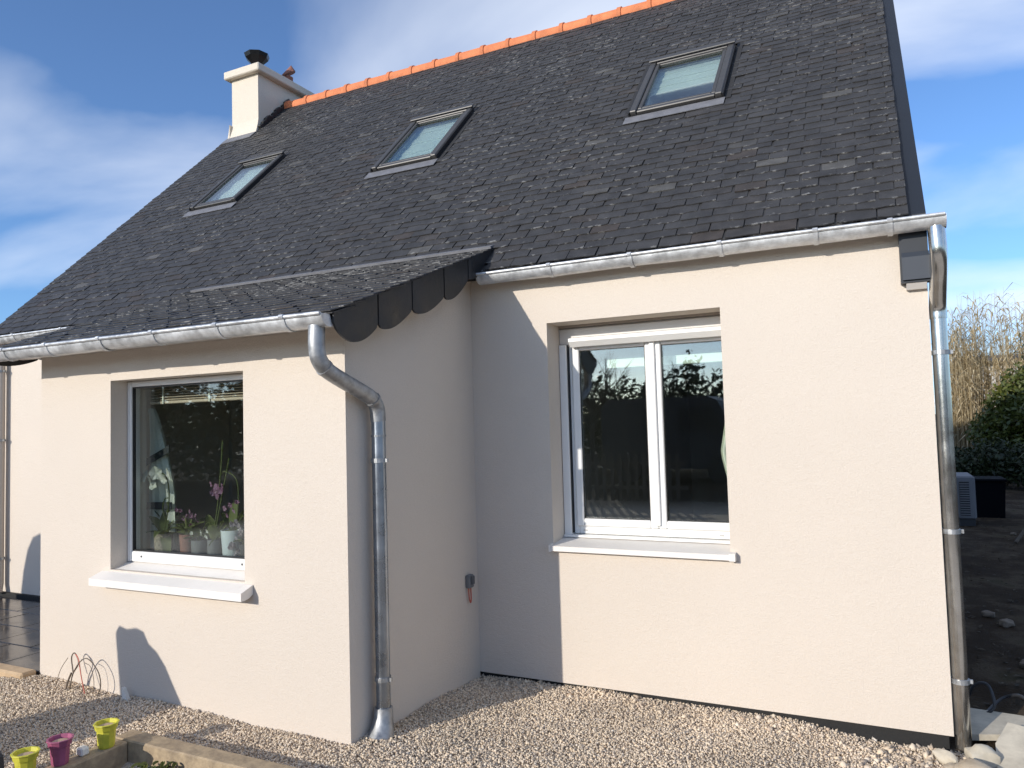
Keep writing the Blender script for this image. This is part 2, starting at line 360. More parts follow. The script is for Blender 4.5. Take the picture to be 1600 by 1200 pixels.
# ------------------------------------------------------------------ mesh helpers
class MB:
    def __init__(s):
        s.v = []; s.f = []
    def add(s, vs, fs):
        o = len(s.v); s.v += [tuple(map(float, p)) for p in vs]; s.f += [tuple(i + o for i in f) for f in fs]; return s
    def box(s, x0, x1, y0, y1, z0, z1, bev=0.0, xf=None):
        if bev <= 0:
            vs = [(x, y, z) for z in (z0, z1) for y in (y0, y1) for x in (x0, x1)]
            fs = [(0, 2, 3, 1), (4, 5, 7, 6), (0, 1, 5, 4), (2, 6, 7, 3), (0, 4, 6, 2), (1, 3, 7, 5)]
        else:
            b = min(bev, (x1 - x0) / 2.01, (y1 - y0) / 2.01, (z1 - z0) / 2.01)
            vs, idx = [], {}
            for sx in (0, 1):
                for sy in (0, 1):
                    for sz in (0, 1):
                        cx, cy, cz = (x0, x1)[sx], (y0, y1)[sy], (z0, z1)[sz]
                        ix, iy, iz = cx + (b, -b)[sx], cy + (b, -b)[sy], cz + (b, -b)[sz]
                        for a, p in (('x', (cx, iy, iz)), ('y', (ix, cy, iz)), ('z', (ix, iy, cz))):
                            idx[(sx, sy, sz, a)] = len(vs); vs.append(p)
            g = lambda a, *k: idx[(*k, a)]
            fs = []
            for t in (0, 1):
                q = [g('x', t, 0, 0), g('x', t, 1, 0), g('x', t, 1, 1), g('x', t, 0, 1)]; fs.append(q if t else q[::-1])
                q = [g('y', 0, t, 0), g('y', 0, t, 1), g('y', 1, t, 1), g('y', 1, t, 0)]; fs.append(q if t else q[::-1])
                q = [g('z', 0, 0, t), g('z', 1, 0, t), g('z', 1, 1, t), g('z', 0, 1, t)]; fs.append(q if t else q[::-1])
            for i in (0, 1):
                for j in (0, 1):
                    q = [g('x', i, j, 0), g('y', i, j, 0), g('y', i, j, 1), g('x', i, j, 1)]; fs.append(q if (i ^ j) == 0 else q[::-1])
                    q = [g('y', 0, i, j), g('z', 0, i, j), g('z', 1, i, j), g('y', 1, i, j)]; fs.append(q if (i ^ j) == 0 else q[::-1])
                    q = [g('z', i, 0, j), g('x', i, 0, j), g('x', i, 1, j), g('z', i, 1, j)]; fs.append(q if (i ^ j) == 0 else q[::-1])
                    for k in (0, 1):
                        q = [g('x', i, j, k), g('y', i, j, k), g('z', i, j, k)]; fs.append(q if (i ^ j ^ k) else q[::-1])
        if xf: vs = [xf(*p) for p in vs]
        return s.add(vs, fs)
    def prism(s, poly, a0, a1, axis='x', xf=None):
        """poly in the plane across axis, extruded from a0 to a1"""
        n = len(poly)
        mk = {'x': lambda a, p: (a, p[0], p[1]), 'y': lambda a, p: (p[0], a, p[1]), 'z': lambda a, p: (p[0], p[1], a)}[axis]
        vs = [mk(a0, p) for p in poly] + [mk(a1, p) for p in poly]
        if xf: vs = [xf(*p) for p in vs]
        fs = [tuple(range(n))[::-1], tuple(range(n, 2 * n))] + [(i, (i + 1) % n, n + (i + 1) % n, n + i) for i in range(n)]
        return s.add(vs, fs)
    def tube(s, pts, r, seg=12, cap=True):
        pts = [Vector(p) for p in pts]; n = len(pts)
        rs = r if isinstance(r, (list, tuple)) else [r] * n
        up = None; vs = []; fs = []
        for i, p in enumerate(pts):
            d = (pts[min(i + 1, n - 1)] - pts[max(i - 1, 0)]).normalized()
            if up is None:
                up = Vector((0, 0, 1)) if abs(d.z) < 0.9 else Vector((1, 0, 0))
            a = d.cross(up).normalized(); up = a.cross(d).normalized()
            for k in range(seg):
                t = 2 * math.pi * k / seg
                vs.append(p + (a * math.cos(t) + up * math.sin(t)) * rs[i])
        for i in range(n - 1):
            for k in range(seg):
                k2 = (k + 1) % seg
                fs.append((i * seg + k, i * seg + k2, (i + 1) * seg + k2, (i + 1) * seg + k))
        if cap:
            fs.append(tuple(range(seg))); fs.append(tuple(range((n - 1) * seg, n * seg))[::-1])
        return s.add(vs, fs)
    def lathe(s, prof, cx, cy, seg=16, rot=0.0):
        vs = [(cx + r * math.cos(2 * math.pi * k / seg + rot), cy + r * math.sin(2 * math.pi * k / seg + rot), z) for r, z in prof for k in range(seg)]
        fs = []
        for i in range(len(prof) - 1):
            for k in range(seg):
                k2 = (k + 1) % seg
                fs.append((i * seg + k, i * seg + k2, (i + 1) * seg + k2, (i + 1) * seg + k))
        fs.append(tuple(range(seg))[::-1]); fs.append(tuple(range((len(prof) - 1) * seg, len(prof) * seg)))
        return s.add(vs, fs)
    def build(s, name, m, parent=None, smooth=False, angle=None):
        me = bpy.data.meshes.new(name)
        me.from_pydata(s.v, [], s.f); me.update()
        return link(name, me, m, parent, smooth)

def link(name, me, m, parent=None, smooth=False):
    if m is not None and not me.materials: me.materials.append(M[m] if isinstance(m, str) else m)
    if smooth:
        me.polygons.foreach_set('use_smooth', [True] * len(me.polygons))
        me.set_sharp_from_angle(angle=R(38))
    o = bpy.data.objects.new(name, me); col.objects.link(o)
    if parent is not None:
        o.parent = parent
        o.matrix_parent_inverse = parent_world(parent).inverted()
    return o

def parent_world(o):
    m = o.matrix_basis.copy()
    if o.parent is not None:
        m = parent_world(o.parent) @ o.matrix_parent_inverse @ m
    return m

def tag(o, label=None, cat=None, group=None, kind=None):
    if label: o['label'] = label
    if cat: o['category'] = cat
    if group: o['group'] = group
    if kind: o['kind'] = kind
    return o

def empty(name, loc, label=None, cat=None, group=None):
    o = bpy.data.objects.new(name, None); o.location = loc; col.objects.link(o)
    o.empty_display_size = 0.1
    return tag(o, label, cat, group)

def raw_mesh(name, V, F4=None, F3=None):
    me = bpy.data.meshes.new(name)
    V = np.asarray(V, np.float32)
    me.vertices.add(len(V)); me.vertices.foreach_set('co', V.ravel())
    F = F4 if F4 is not None else F3
    k = F.shape[1]
    me.loops.add(F.size); me.loops.foreach_set('vertex_index', F.astype(np.int32).ravel())
    me.polygons.add(len(F)); me.polygons.foreach_set('loop_start', np.arange(0, F.size, k, dtype=np.int32))
    me.update(calc_edges=True); me.validate()
    return me

def smooth_path(pts, n=8):
    """Catmull-Rom through points"""
    P = [Vector(p) for p in pts]; P = [P[0] * 2 - P[1]] + P + [P[-1] * 2 - P[-2]]
    out = []
    for i in range(1, len(P) - 2):
        for k in range(n):
            t = k / n
            out.append(0.5 * ((2 * P[i]) + (P[i + 1] - P[i - 1]) * t + (2 * P[i - 1] - 5 * P[i] + 4 * P[i + 1] - P[i + 2]) * t * t + (3 * P[i] - P[i - 1] - 3 * P[i + 1] + P[i + 2]) * t ** 3))
    out.append(P[-2]); return out

def holed(s, u0, u1, v0, v1, h0, h1, holes, xf):
    """slab in (u, v) from depth h0 (front) to h1 (back) with rectangular holes; xf(u, v, h) -> point"""
    us = sorted({u0, u1, *[a for h in holes for a in h[:2]]}); vs = sorted({v0, v1, *[a for h in holes for a in h[2:]]})
    inside = lambda a, b: any(h[0] < a < h[1] and h[2] < b < h[3] for h in holes)
    solid = [[not inside((us[i] + us[i + 1]) / 2, (vs[j] + vs[j + 1]) / 2) for j in range(len(vs) - 1)] for i in range(len(us) - 1)]
    Q = lambda pts: s.add([xf(*p) for p in pts], [(0, 1, 2, 3)])
    I, J = len(us) - 1, len(vs) - 1
    for i in range(I):
        for j in range(J):
            if not solid[i][j]: continue
            a, b, c, d = us[i], us[i + 1], vs[j], vs[j + 1]
            Q([(a, c, h0), (b, c, h0), (b, d, h0), (a, d, h0)]); Q([(a, c, h1), (a, d, h1), (b, d, h1), (b, c, h1)])
            if i == 0 or not solid[i - 1][j]: Q([(a, c, h0), (a, d, h0), (a, d, h1), (a, c, h1)])
            if i == I - 1 or not solid[i + 1][j]: Q([(b, c, h0), (b, c, h1), (b, d, h1), (b, d, h0)])
            if j == 0 or not solid[i][j - 1]: Q([(a, c, h0), (a, c, h1), (b, c, h1), (b, c, h0)])
            if j == J - 1 or not solid[i][j + 1]: Q([(a, d, h0), (b, d, h0), (b, d, h1), (a, d, h1)])
    return s

# ------------------------------------------------------------------ dimensions read off the photograph
XL, XR = -5.20, 2.604          # house front wall
D = 1.292                      # bay projection
BL = 2.43                      # bay width
A = R(44.5); CA, SA = math.cos(A), math.sin(A)
YE, ZE = -0.10, 2.535          # main eave
YR = 3.40; ZR = ZE + (YR - YE) * math.tan(A)
BS = 0.38; BA = math.atan(BS); CB, SB = math.cos(BA), math.sin(BA)
BYE, BZE = -1.545, 2.095       # bay eave
BYT = (BZE - BS * BYE - ZE + math.tan(A) * YE) / (math.tan(A) - BS)      # where the bay roof meets the main roof
def PM(u, s, h): return (u, YE + s * CA - h * SA, ZE + s * SA + h * CA)
def PB(u, s, h): return (u, BYE + s * CB - h * SB, BZE + s * SB + h * CB)
SLM = (YR - YE) / CA
SLB = (BYT - BYE) / CB
BX0, BX1 = -2.62, 0.12         # bay roof ends
SKY = [(-4.07, -3.42), (-1.71, -1.02), (0.74, 1.44)]
SY0, SY1 = (1.29 - YE) / CA, (2.01 - YE) / CA

def gz_raw(x, y):
    P = np.array([(-2.43, -1.3, .085), (-1.2, -1.3, .07), (0, -1.3, .050), (0, -.7, .012), (0, 0, -.03), (1.3, 0, -.03), (2.6, 0, -.085), (2.6, -.6, -.05), (1.2, -.8, .0), (-1, -1.9, .03), (-2.6, -1.9, .06), (0, -2.0, .03), (1.5, -2, .02), (3.2, -.3, -.07), (3.2, 1.5, -.03), (-4, -2, .06), (-3.2, -1.35, .08), (0, -3, .0), (3, -3, .0)])
    d2 = (x[:, None] - P[:, 0]) ** 2 + (y[:, None] - P[:, 1]) ** 2 + 0.02
    w = d2 ** -1.5
    z = (w * P[:, 2]).sum(1) / w.sum(1)
    r = np.sqrt((x + 0.5) ** 2 + (y + 1) ** 2)
    f = np.clip((r - 5.0) / 3.0, 0, 1)
    z = z * (1 - f)
    return z + 0.006 * np.sin(x * 9.1 + 2 * np.sin(y * 5.3)) * np.sin(y * 8.3 + x * 2.2)
def gz(x, y): return float(gz_raw(np.array([float(x)]), np.array([float(y)]))[0])

# ------------------------------------------------------------------ ground
xs = np.unique(np.concatenate([np.linspace(-6, 5, 111), [-600, -250, -100, -50, -30, -20, -14, -10, -8, -7, 6, 7, 8, 10, 13, 17, 22, 30, 50, 100, 250, 600]]))
ys = np.unique(np.concatenate([np.linspace(-5, 2, 71), [-600, -250, -100, -50, -30, -20, -14, -10, -8, -6.5, 3, 4, 5, 6, 7, 8, 9, 10, 12, 14, 17, 22, 30, 50, 100, 250, 600]]))
GX, GY = np.meshgrid(xs, ys)
GZ = gz_raw(GX.ravel(), GY.ravel()) - 0.009
inb = (GX.ravel() > -1.0) & (GX.ravel() < 1.6) & (GY.ravel() < -1.80) & (GY.ravel() > -2.9)
GZ = np.where(inb, GZ - 0.05, GZ)
nx, ny = len(xs), len(ys)
idx = np.arange(nx * ny).reshape(ny, nx)
F4 = np.stack([idx[:-1, :-1], idx[:-1, 1:], idx[1:, 1:], idx[1:, :-1]], -1).reshape(-1, 4)
me = raw_mesh('ground', np.stack([GX.ravel(), GY.ravel(), GZ], 1), F4=F4)
bed = ((((GX.ravel() > -7.5) & (GX.ravel() < 2.85)) | ((GX.ravel() > -7.5) & (GX.ravel() < 7.5) & (GY.ravel() < -0.6))) & (GY.ravel() < 0.05) & (GY.ravel() > -8.5)).astype(np.float32)  # pale yard beyond the gravel is added, to bounce light onto shaded walls
me.attributes.new('bed', 'FLOAT', 'POINT').data.foreach_set('value', bed)
g = link('ground', me, 'earth', None, True); tag(g, kind='structure')

# ------------------------------------------------------------------ the house
house = empty('house', (-1.3, 3.4, 0), 'cream rendered house with dark slate roof, three skylights and a projecting bay', 'house')
XZ = lambda u, v, h: (u, h, v)
WX0, WX1, WZ0, WZ1 = 0.533, 1.588, 0.815, 2.184
BWX0, BWX1, BWZ0, BWZ1 = -1.76, -0.684, 0.775, 1.892
b = MB()
holed(b, XL, XR, 0.0, 2.60, 0.0, 0.30, [(WX0, WX1, WZ0, WZ1), (-2.15, -0.28, 0.12, 2.05)], XZ)
zt = lambda y: ZE + (y - YE) * math.tan(A) - 0.09
for x0, x1 in ((XL, XL + 0.3), (XR - 0.3, XR)):
    b.prism([(0.30, 0.0), (6.5, 0.0), (6.5, zt(0.3)), (YR, zt(YR)), (0.30, zt(0.3))], x0, x1)
b.box(XL + 0.3, XR - 0.3, 6.2, 6.5, 0.0, 2.6)
wall = b.build('wall', 'render', house)
b = MB()
holed(b, -BL, 0.0, -0.12, 2.135, -D, -1.05, [(BWX0, BWX1, BWZ0, BWZ1)], XZ)
bz = lambda y: BZE + (y - BYE) * BS - 0.055
for x0, x1 in ((-BL, -BL + 0.25), (-0.25, 0.0)):
    b.prism([(-1.05, -0.12), (-0.0005, -0.12), (-0.0005, bz(0)), (-1.05, bz(-1.05))], x0, x1)
bayw = b.build('bay_wall', 'render', house)
# black plinth strip under the render
MB().box(0.003, XR - 0.02, 0.02, 0.28, -0.2, -0.0005).build('plinth', 'bitumen', house)
MB().box(XL + 0.02, -BL - 0.003, 0.02, 0.28, -0.2, -0.0005).build('plinth', 'bitumen', house)
b = MB().box(XL + 0.05, -BL - 0.01, -0.035, -0.003, 0.03, 0.135)
b.build('base_strip', 'bitumen', house)

# rooms behind the windows
b = MB()
b.box(-5.2 + .3, 2.3, 0.31, 6.19, 2.36, 2.42)
b.box(-0.12, -0.02, 0.31, 6.19, 0.13, 2.355)
b.box(-5.2 + .31, 2.295, 6.15, 6.19, 0.13, 2.355)
b.build('room_partition', 'roomwall', house)
MB().box(-5.2 + .3, 2.3, 0.31, 6.19, 0.08, 0.125).box(-BL + .26, -0.26, -1.04, 0.29, 0.06, 0.115).build('room_floor', 'roomfloor', house)
b = MB().box(-BL + .26, -0.26, -1.04, 0.29, 2.055, 2.085)
b.build('bay_ceiling', 'roomwall', house)

# ---- roofs
b = MB()
holes = [(x0 + .05, x1 - .05, SY0 + .05, SY1 - .05) for x0, x1 in SKY]
holed(b, XL - 0.02, 2.49, 0.0, SLM, -0.006, -0.06, holes, lambda u, v, h: PM(u, v, h))
PBk = lambda u, s, h: (u, YR + s * CA + h * SA, ZR - s * SA + h * CA)
b.box(XL - 0.02, 2.60, 0.0, SLM, -0.06, 0.0, xf=PBk)
roof = b.build('roof', 'deck', house)
b = MB(); b.box(BX0, BX1, 0.0, SLB + 0.02, -0.05, -0.004, xf=PB)
bayroof = b.build('bay_roof', 'deck', house)

# slates ------------------------------------------------------------------
SW, EXPO, SLEN, TH = 0.186, 0.082, 0.200, 0.006
def slate_variant(k, w=SW - 0.0035):
    r = random.Random(100 + k)
    n = 4
    bot = [(-w / 2 + w * i / n, r.uniform(-0.004, 0.004)) for i in range(n + 1)]
    bot[0] = (-w / 2 + r.uniform(0, .006), r.uniform(0, 0.010)); bot[-1] = (w / 2 - r.uniform(0, .006), r.uniform(0, 0.010))
    hb = 0.0155 + r.uniform(-.0015, .002)
    vs = []
    for x, y in bot: vs += [(x, y, hb - TH), (x, y + 0.001, hb)]
    m = 2 * (n + 1)
    vs += [(-w / 2, SLEN, 0.0), (-w / 2, SLEN, 0.003), (w / 2, SLEN, 0.0), (w / 2, SLEN, 0.003)]
    fs = [(2 * i, 2 * i + 2, 2 * i + 3, 2 * i + 1) for i in range(n)]
    fs += [tuple([2 * i + 1 for i in range(n + 1)] + [m + 3, m + 1])]
    fs += [(0, 1, m + 1, m), (2 * n, m + 2, m + 3, 2 * n + 1)]
    return np.array(vs, float), fs
VAR = [slate_variant(k) for k in range(10)]

def slates_on(P, L, u0, u1, skips, seedv):
    """list of (origin, tilt, width scale, variant, shade)"""
    r = random.Random(seedv); out = []
    rows = int(L / EXPO)
    for i in [-1] + list(range(rows)):          # -1: the starter course under the first one
        s = max(i, 0) * EXPO + 0.004
        off = (0.5 if i % 2 else 0.0) + r.uniform(-0.05, 0.05)
        u = u0 - off * SW
        rowj = r.uniform(-0.004, 0.004)
        while u < u1 - 0.01:
            a, c = max(u, u0), min(u + SW, u1)
            u += SW
            if c - a < 0.03: continue
            mid = (a + c) / 2
            sj = s + rowj + r.uniform(-0.011, 0.011) * (r.random() < 0.7) + (r.uniform(-.02, .02) if r.random() < 0.08 else 0)
            if i <= 0: sj = s - 0.012 + (0.004 if i < 0 else r.uniform(-.002, .002))
            if any(x0 < mid < x1 and s0 < sj + 0.05 < s1 for x0, x1, s0, s1 in skips): continue
            ln = min(1.0, (L - sj) / SLEN)
            shd = r.random() * 0.985
            if mid < -3.0 and s < 1.7 and r.random() < 0.09: shd = r.uniform(.992, .9999)
            out.append((mid + r.uniform(-.004, .004), sj, (c - a) / SW * r.uniform(.982, 1.006), ln, r.randrange(10), shd, r.uniform(-.008, .008) * (i > 0), r.uniform(0, .003) if i >= 0 else -.0085))
    return out

skm = [(x0 - 0.03, x1 + 0.03, SY0 - 0.10, SY1 + 0.05) for x0, x1 in SKY]
skm.append((BX0, BX1, -1, (BYT - YE) / CA - 0.03))
skm.append((-5.3, -4.72, (2.90 - YE) / CA, 99))
recs = [(PM, *q) for q in slates_on(PM, SLM, XL - 0.03, 2.535, skm, 1)] + [(PB, *q) for q in slates_on(PB, SLB, BX0 - .01, BX1 + 0.025, [], 2)]
def frame_of(P):
    o = np.array(P(0, 0, 0)); return o, np.array(P(1, 0, 0)) - o, np.array(P(0, 1, 0)) - o, np.array(P(0, 0, 1)) - o
FR = {PM: frame_of(PM), PB: frame_of(PB)}
def score(q):
    P, u, s = q[:3]
    c = np.array(P(u, s + 0.05, 0.01)); d = c - CAM; z = d @ Fv
    if z <= 0.1: return 0
    px, py = 800 + FPX * (d @ Rv) / z, 600 - FPX * (d @ Uv) / z
    if not (5 < px < 1595 and 5 < py < 1195): return 0
    n = FR[P][3]; r = np.linalg.norm(d)
    if P is PM and BX0 < u < BX1 and c[1] < BYT + 0.1: return 0
    return abs(n @ d) / r ** 3 * q[3]
sc_ = np.array([score(q) for q in recs])
order = np.argsort(-sc_)
big = set(order[:296].tolist())
vmesh = []
def slate_mesh(name, V, F, shade_vals):
    me = bpy.data.meshes.new(name); me.from_pydata([tuple(p) for p in V], [], F); me.update()
    return me
def add_uv_shade(me, uvv, shade):
    li = np.empty(len(me.loops), np.int32); me.loops.foreach_get('vertex_index', li)
    uvl = me.uv_layers.new(name='UVMap'); uvl.data.foreach_set('uv', uvv[li].astype(np.float32).ravel())
    me.attributes.new('shade', 'FLOAT', 'POINT').data.foreach_set('value', shade.astype(np.float32))
for k, (V, F) in enumerate(VAR):
    me = slate_mesh('slate', V, F, None)
    add_uv_shade(me, np.stack([V[:, 0] / SW + .5, V[:, 1] / SLEN], 1), np.zeros(len(V)))
    me.materials.append(M['slate']); vmesh.append(me)
bulkV = {PM: [], PB: []}; bulkF = {PM: [], PB: []}; bulkU = {PM: [], PB: []}; bulkS = {PM: [], PB: []}; cnt = {PM: 0, PB: 0}
for i, (P, u, s, wsc, ln, kv, sh, tw, lift) in enumerate(recs):
    o, ux, us_, uh = FR[P]
    par = roof if P is PM else bayroof
    if i in big:
        ob = bpy.data.objects.new('slate', vmesh[kv]); col.objects.link(ob); ob.parent = par
        ob.matrix_parent_inverse = parent_world(par).inverted()
        c, s2 = math.cos(tw * 2), math.sin(tw * 2)
        ex = (ux * c + us_ * s2) * wsc; ey = (us_ * c - ux * s2) * ln
        t = o + ux * u + us_ * s + uh * lift
        ob.matrix_basis = Matrix(((ex[0], ey[0], uh[0], t[0]), (ex[1], ey[1], uh[1], t[1]), (ex[2], ey[2], uh[2], t[2]), (0, 0, 0, 1)))
    else:
        V, F = VAR[kv]
        W = V * np.array([wsc, ln, 1]); W = W + np.array([u, s, lift]); W[:, 1] += V[:, 0] * tw * 2
        bulkV[P].append(o + W[:, :1] * ux + W[:, 1:2] * us_ + W[:, 2:] * uh)
        bulkF[P] += [tuple(a + cnt[P] for a in f) for f in F]; cnt[P] += len(V)
        bulkU[P].append(np.stack([V[:, 0] / SW + .5, V[:, 1] / SLEN], 1)); bulkS[P].append(np.full(len(V), sh))
for P, par in ((PM, roof), (PB, bayroof)):
    if not bulkV[P]: continue
    V = np.concatenate(bulkV[P]); me = slate_mesh('slates', V, bulkF[P], None)
    add_uv_shade(me, np.concatenate(bulkU[P]), np.concatenate(bulkS[P]))
    o_ = link('far_slates', me, 'slate', par); o_['kind'] = 'stuff'

# ridge tiles, each with a collar
def ridge_tile_mesh():
    b = MB(); L = 0.335
    def ring(x, r, t=0.016):
        return [(x, math.cos(a) * r, math.sin(a) * r) for a in np.linspace(R(-25), R(205), 13)]
    st = [(0, .104), (.045, .104), (.050, .091), (L + .02, .087)]
    vs = []; fs = []
    for x, r in st: vs += ring(x, r)
    for i in range(len(st) - 1):
        for k in range(12): fs.append((i * 13 + k, i * 13 + k + 1, (i + 1) * 13 + k + 1, (i + 1) * 13 + k))
    m = len(vs)
    for x, r in st: vs += ring(x, r - .015)
    for i in range(len(st) - 1):
        for k in range(12): fs.append((m + i * 13 + k, m + (i + 1) * 13 + k, m + (i + 1) * 13 + k + 1, m + i * 13 + k + 1))
    for e in (0, 3):
        for k in range(12): fs.append((e * 13 + k, m + e * 13 + k, m + e * 13 + k + 1, e * 13 + k + 1))
    b.add(vs, fs)
    me = bpy.data.meshes.new('ridge_tile'); me.from_pydata(b.v, [], b.f); me.update()
    me.polygons.foreach_set('use_smooth', [True] * len(me.polygons)); me.set_sharp_from_angle(angle=R(40))
    me.materials.append(M['terracotta']); return me
rt = ridge_tile_mesh()
x = -4.66
while x < 2.45:
    o_ = bpy.data.objects.new('ridge_tile', rt); col.objects.link(o_); o_.parent = roof; o_.matrix_parent_inverse = parent_world(roof).inverted()
    o_.location = (x, YR, ZR - 0.032 + random.uniform(-.004, .004)); o_.rotation_euler = (random.uniform(-.02, .02), random.uniform(-.008, .008), random.uniform(-.008, .008))
    x += 0.335

# zinc flashing where the bay roof meets the main roof
b = MB(); b.box(BX0 - .02, BX1 + .015, SLB - 0.035, SLB + 0.028, 0.014, 0.030, xf=PB)
b.build('flashing', 'lead', bayroof)
# rounded slates hung along the verges of the bay roof
def verge_slates(xp, sgn, bk=1.0):
    ends = [-1.535, -1.190, -0.885, -0.555, -0.270, 0.075]
    top = lambda y: BZE + (y - BYE) * BS + 0.004
    jd = [0.045, 0.150, 0.150, 0.160, 0.120, 0.085]
    for k in range(5):
        y0, y1 = ends[k], ends[k + 1]; w = y1 - y0; poly = []
        n = 18
        for i in range(n + 1):
            t = i / n; y = y0 + w * t
            base = top(y) - (jd[k] * (1 - t) + jd[k + 1] * t)
            bulge = bk * (0.092 if k == 0 else 0.050 if k < 4 else 0.025) * math.sin(math.pi * t ** (0.85 if k == 0 else 0.75)) ** 0.8
            poly.append((y + .004, base - bulge))
        poly[-1] = (y1 - .005, poly[-1][1])
        poly += [(y1 - .005, top(y1)), (y0 + .004, top(y0))]
        MB().prism(poly, xp + 0.0015 * k * sgn, xp + (0.012 + 0.0015 * k) * sgn).build('verge_slate', 'darkslate', bayroof)
verge_slates(BX1 + .001, 1); verge_slates(BX0 - .001, -1, .45)
# soffit under the bay eave
MB().box(BX0, BX1 - 0.04, -1.53, -D - 0.003, 2.07, 2.085).build('soffit', 'pvcbox', bayroof)
# anthracite verge box on the gable edge
b = MB()
hb = 0.012
p0 = PM(0, 0.03, -hb); pr = PM(0, SLM, -hb); pr2 = PM(0, SLM, -0.22)
b.prism([(-0.06, 2.209), (-0.06, p0[2]), (pr[1], pr[2]), (pr2[1] + .05, pr2[2]), (0.25, 2.55), (-0.002, 2.36), (-0.002, 2.209)], 2.487, 2.612)
vb = b.build('verge_box', 'anthracite', roof)
MB().prism([(-0.075, 2.222), (-0.075, 2.335), (-0.0615, 2.36), (-0.0615, 2.222)], 2.495, 2.615).build('verge_end_cap', mat('end_cap_grey', (0.032, 0.040, 0.055), 0.5), roof)
MB().prism([(-0.055, 2.207), (-0.002, 2.207), (-0.002, 2.178), (-0.03, 2.178)], 2.51, 2.60).build('verge_foot', 'pvcbox', roof)

# ---- skylights
def skylight(x0, x1, drop, lab):
    b = MB(); w = 0.052
    z0, z1 = -0.02, 0.060
    b.box(x0, x0 + w, SY0, SY1 - 0.002, z0, z1, 0.006, PM); b.box(x1 - w, x1, SY0, SY1 - 0.002, z0, z1, 0.006, PM)
    b.box(x0 + w + .001, x1 - w - .001, SY0 + 0.004, SY0 + w, z0, z1 - 0.012, 0.006, PM)
    b.box(x0 + w + .001, x1 - w - .001, SY1 - w, SY1 - 0.004, z0, z1 - 0.006, 0.006, PM)
    f = b.build('skylight', 'veluxgrey', house); 
    b = MB(); b.box(x0 - 0.012, x1 + 0.012, SY1 - 0.045, SY1 + 0.028, z1 + .002, z1 + 0.017, 0.005, PM); b.build('top_cover', 'veluxgrey', f)
    b = MB()
    for a, c in ((x0 - 0.011, x0 - 0.001), (x1 + 0.001, x1 + 0.011)): b.box(a, c, SY0 - 0.01, SY1 - 0.052, 0.0, z1 - 0.008, 0, PM)
    b.box(x0 - 0.011, x1 + 0.011, SY0 - 0.014, SY0 - 0.0105, 0.0, z1 - 0.03, 0, PM)
    b.build('side_seal', 'seal', f)
    # sash
    b = MB(); i0, i1, s0, s1 = x0 + w + .002, x1 - w - .002, SY0 + w + .002, SY1 - w - .002; q = 0.032
    b.box(i0, i0 + q, s0, s1, 0.0, 0.048, 0.004, PM); b.box(i1 - q, i1, s0, s1, 0.0, 0.048, 0.004, PM)
    b.box(i0 + q + .001, i1 - q - .001, s0, s0 + q, 0.0, 0.046, 0.004, PM); b.box(i0 + q + .001, i1 - q - .001, s1 - q, s1, 0.0, 0.046, 0.004, PM)
    b.build('sash', 'veluxgrey', f)
    b = MB(); b.box(i0 + q - .004, i1 - q + .004, s0 + q - .004, s1 - q + .004, 0.024, 0.034, 0, PM); b.build('pane', 'skyglass', f)
    # shaft lining, then blind drawn part of the way down
    b = MB()
    for a, c in ((x0 + .055, x0 + .062), (x1 - .062, x1 - .055)): b.box(a, c, SY0 + .055, SY1 - .055, -0.5, -0.012, 0, PM)
    b.box(x0 + .063, x1 - .063, SY0 + .055, SY0 + .062, -0.5, -0.012, 0, PM); b.box(x0 + .063, x1 - .063, SY1 - .062, SY1 - .055, -0.5, -0.012, 0, PM)
    b.build('shaft_lining', 'roomwall', f)
    L = s1 - s0 - .02
    b = MB(); bo = s1 - .015 - L * drop
    nf = 7
    for k in range(nf):
        a = bo + (s1 - .015 - bo) * k / nf; c = bo + (s1 - .015 - bo) * (k + 1) / nf
        b.box(i0 + .012, i1 - .012, a, c - .001, -0.036 - .006 * (k % 2), -0.028 - .006 * (k % 2), 0, PM)
    b.build('blind', 'blind', f)
    MB().box(i0 + .012, i1 - .012, bo - .022, bo - .002, -0.036, -0.022, 0.003, PM).build('blind_rail', 'pvc', f)
    # apron below
    b = MB(); b.box(x0 - 0.035, x1 + 0.02, SY0 - 0.125, SY0 - 0.015, 0.018, 0.023, 0, PM); b.build('apron', 'lead', f)
    b = MB(); b.box(x1 + 0.012, x1 + 0.06, SY0 - 0.02, SY1 + 0.06, 0.012, 0.017, 0, PM); b.build('side_flashing', 'deck', f)
    MB().box(x0 - 0.06, x0 - .012, SY0 - 0.02, SY1 + 0.06, 0.012, 0.017, 0, PM).build('side_flashing', 'deck', f)
    f['label'] = lab
skylight(*SKY[0], 0.96, 'skylight nearest the chimney, pale blind drawn fully')
skylight(*SKY[1], 0.90, 'middle skylight of the three')
skylight(*SKY[2], 0.52, 'skylight nearest the gable edge, blind half drawn')

# ---- chimney
CX0, CX1, CY0, CY1, CZ = -5.17, -4.705, 2.88, 3.92, 6.235
b = MB()
zr0 = ZE + (CY0 - YE) * math.tan(A)
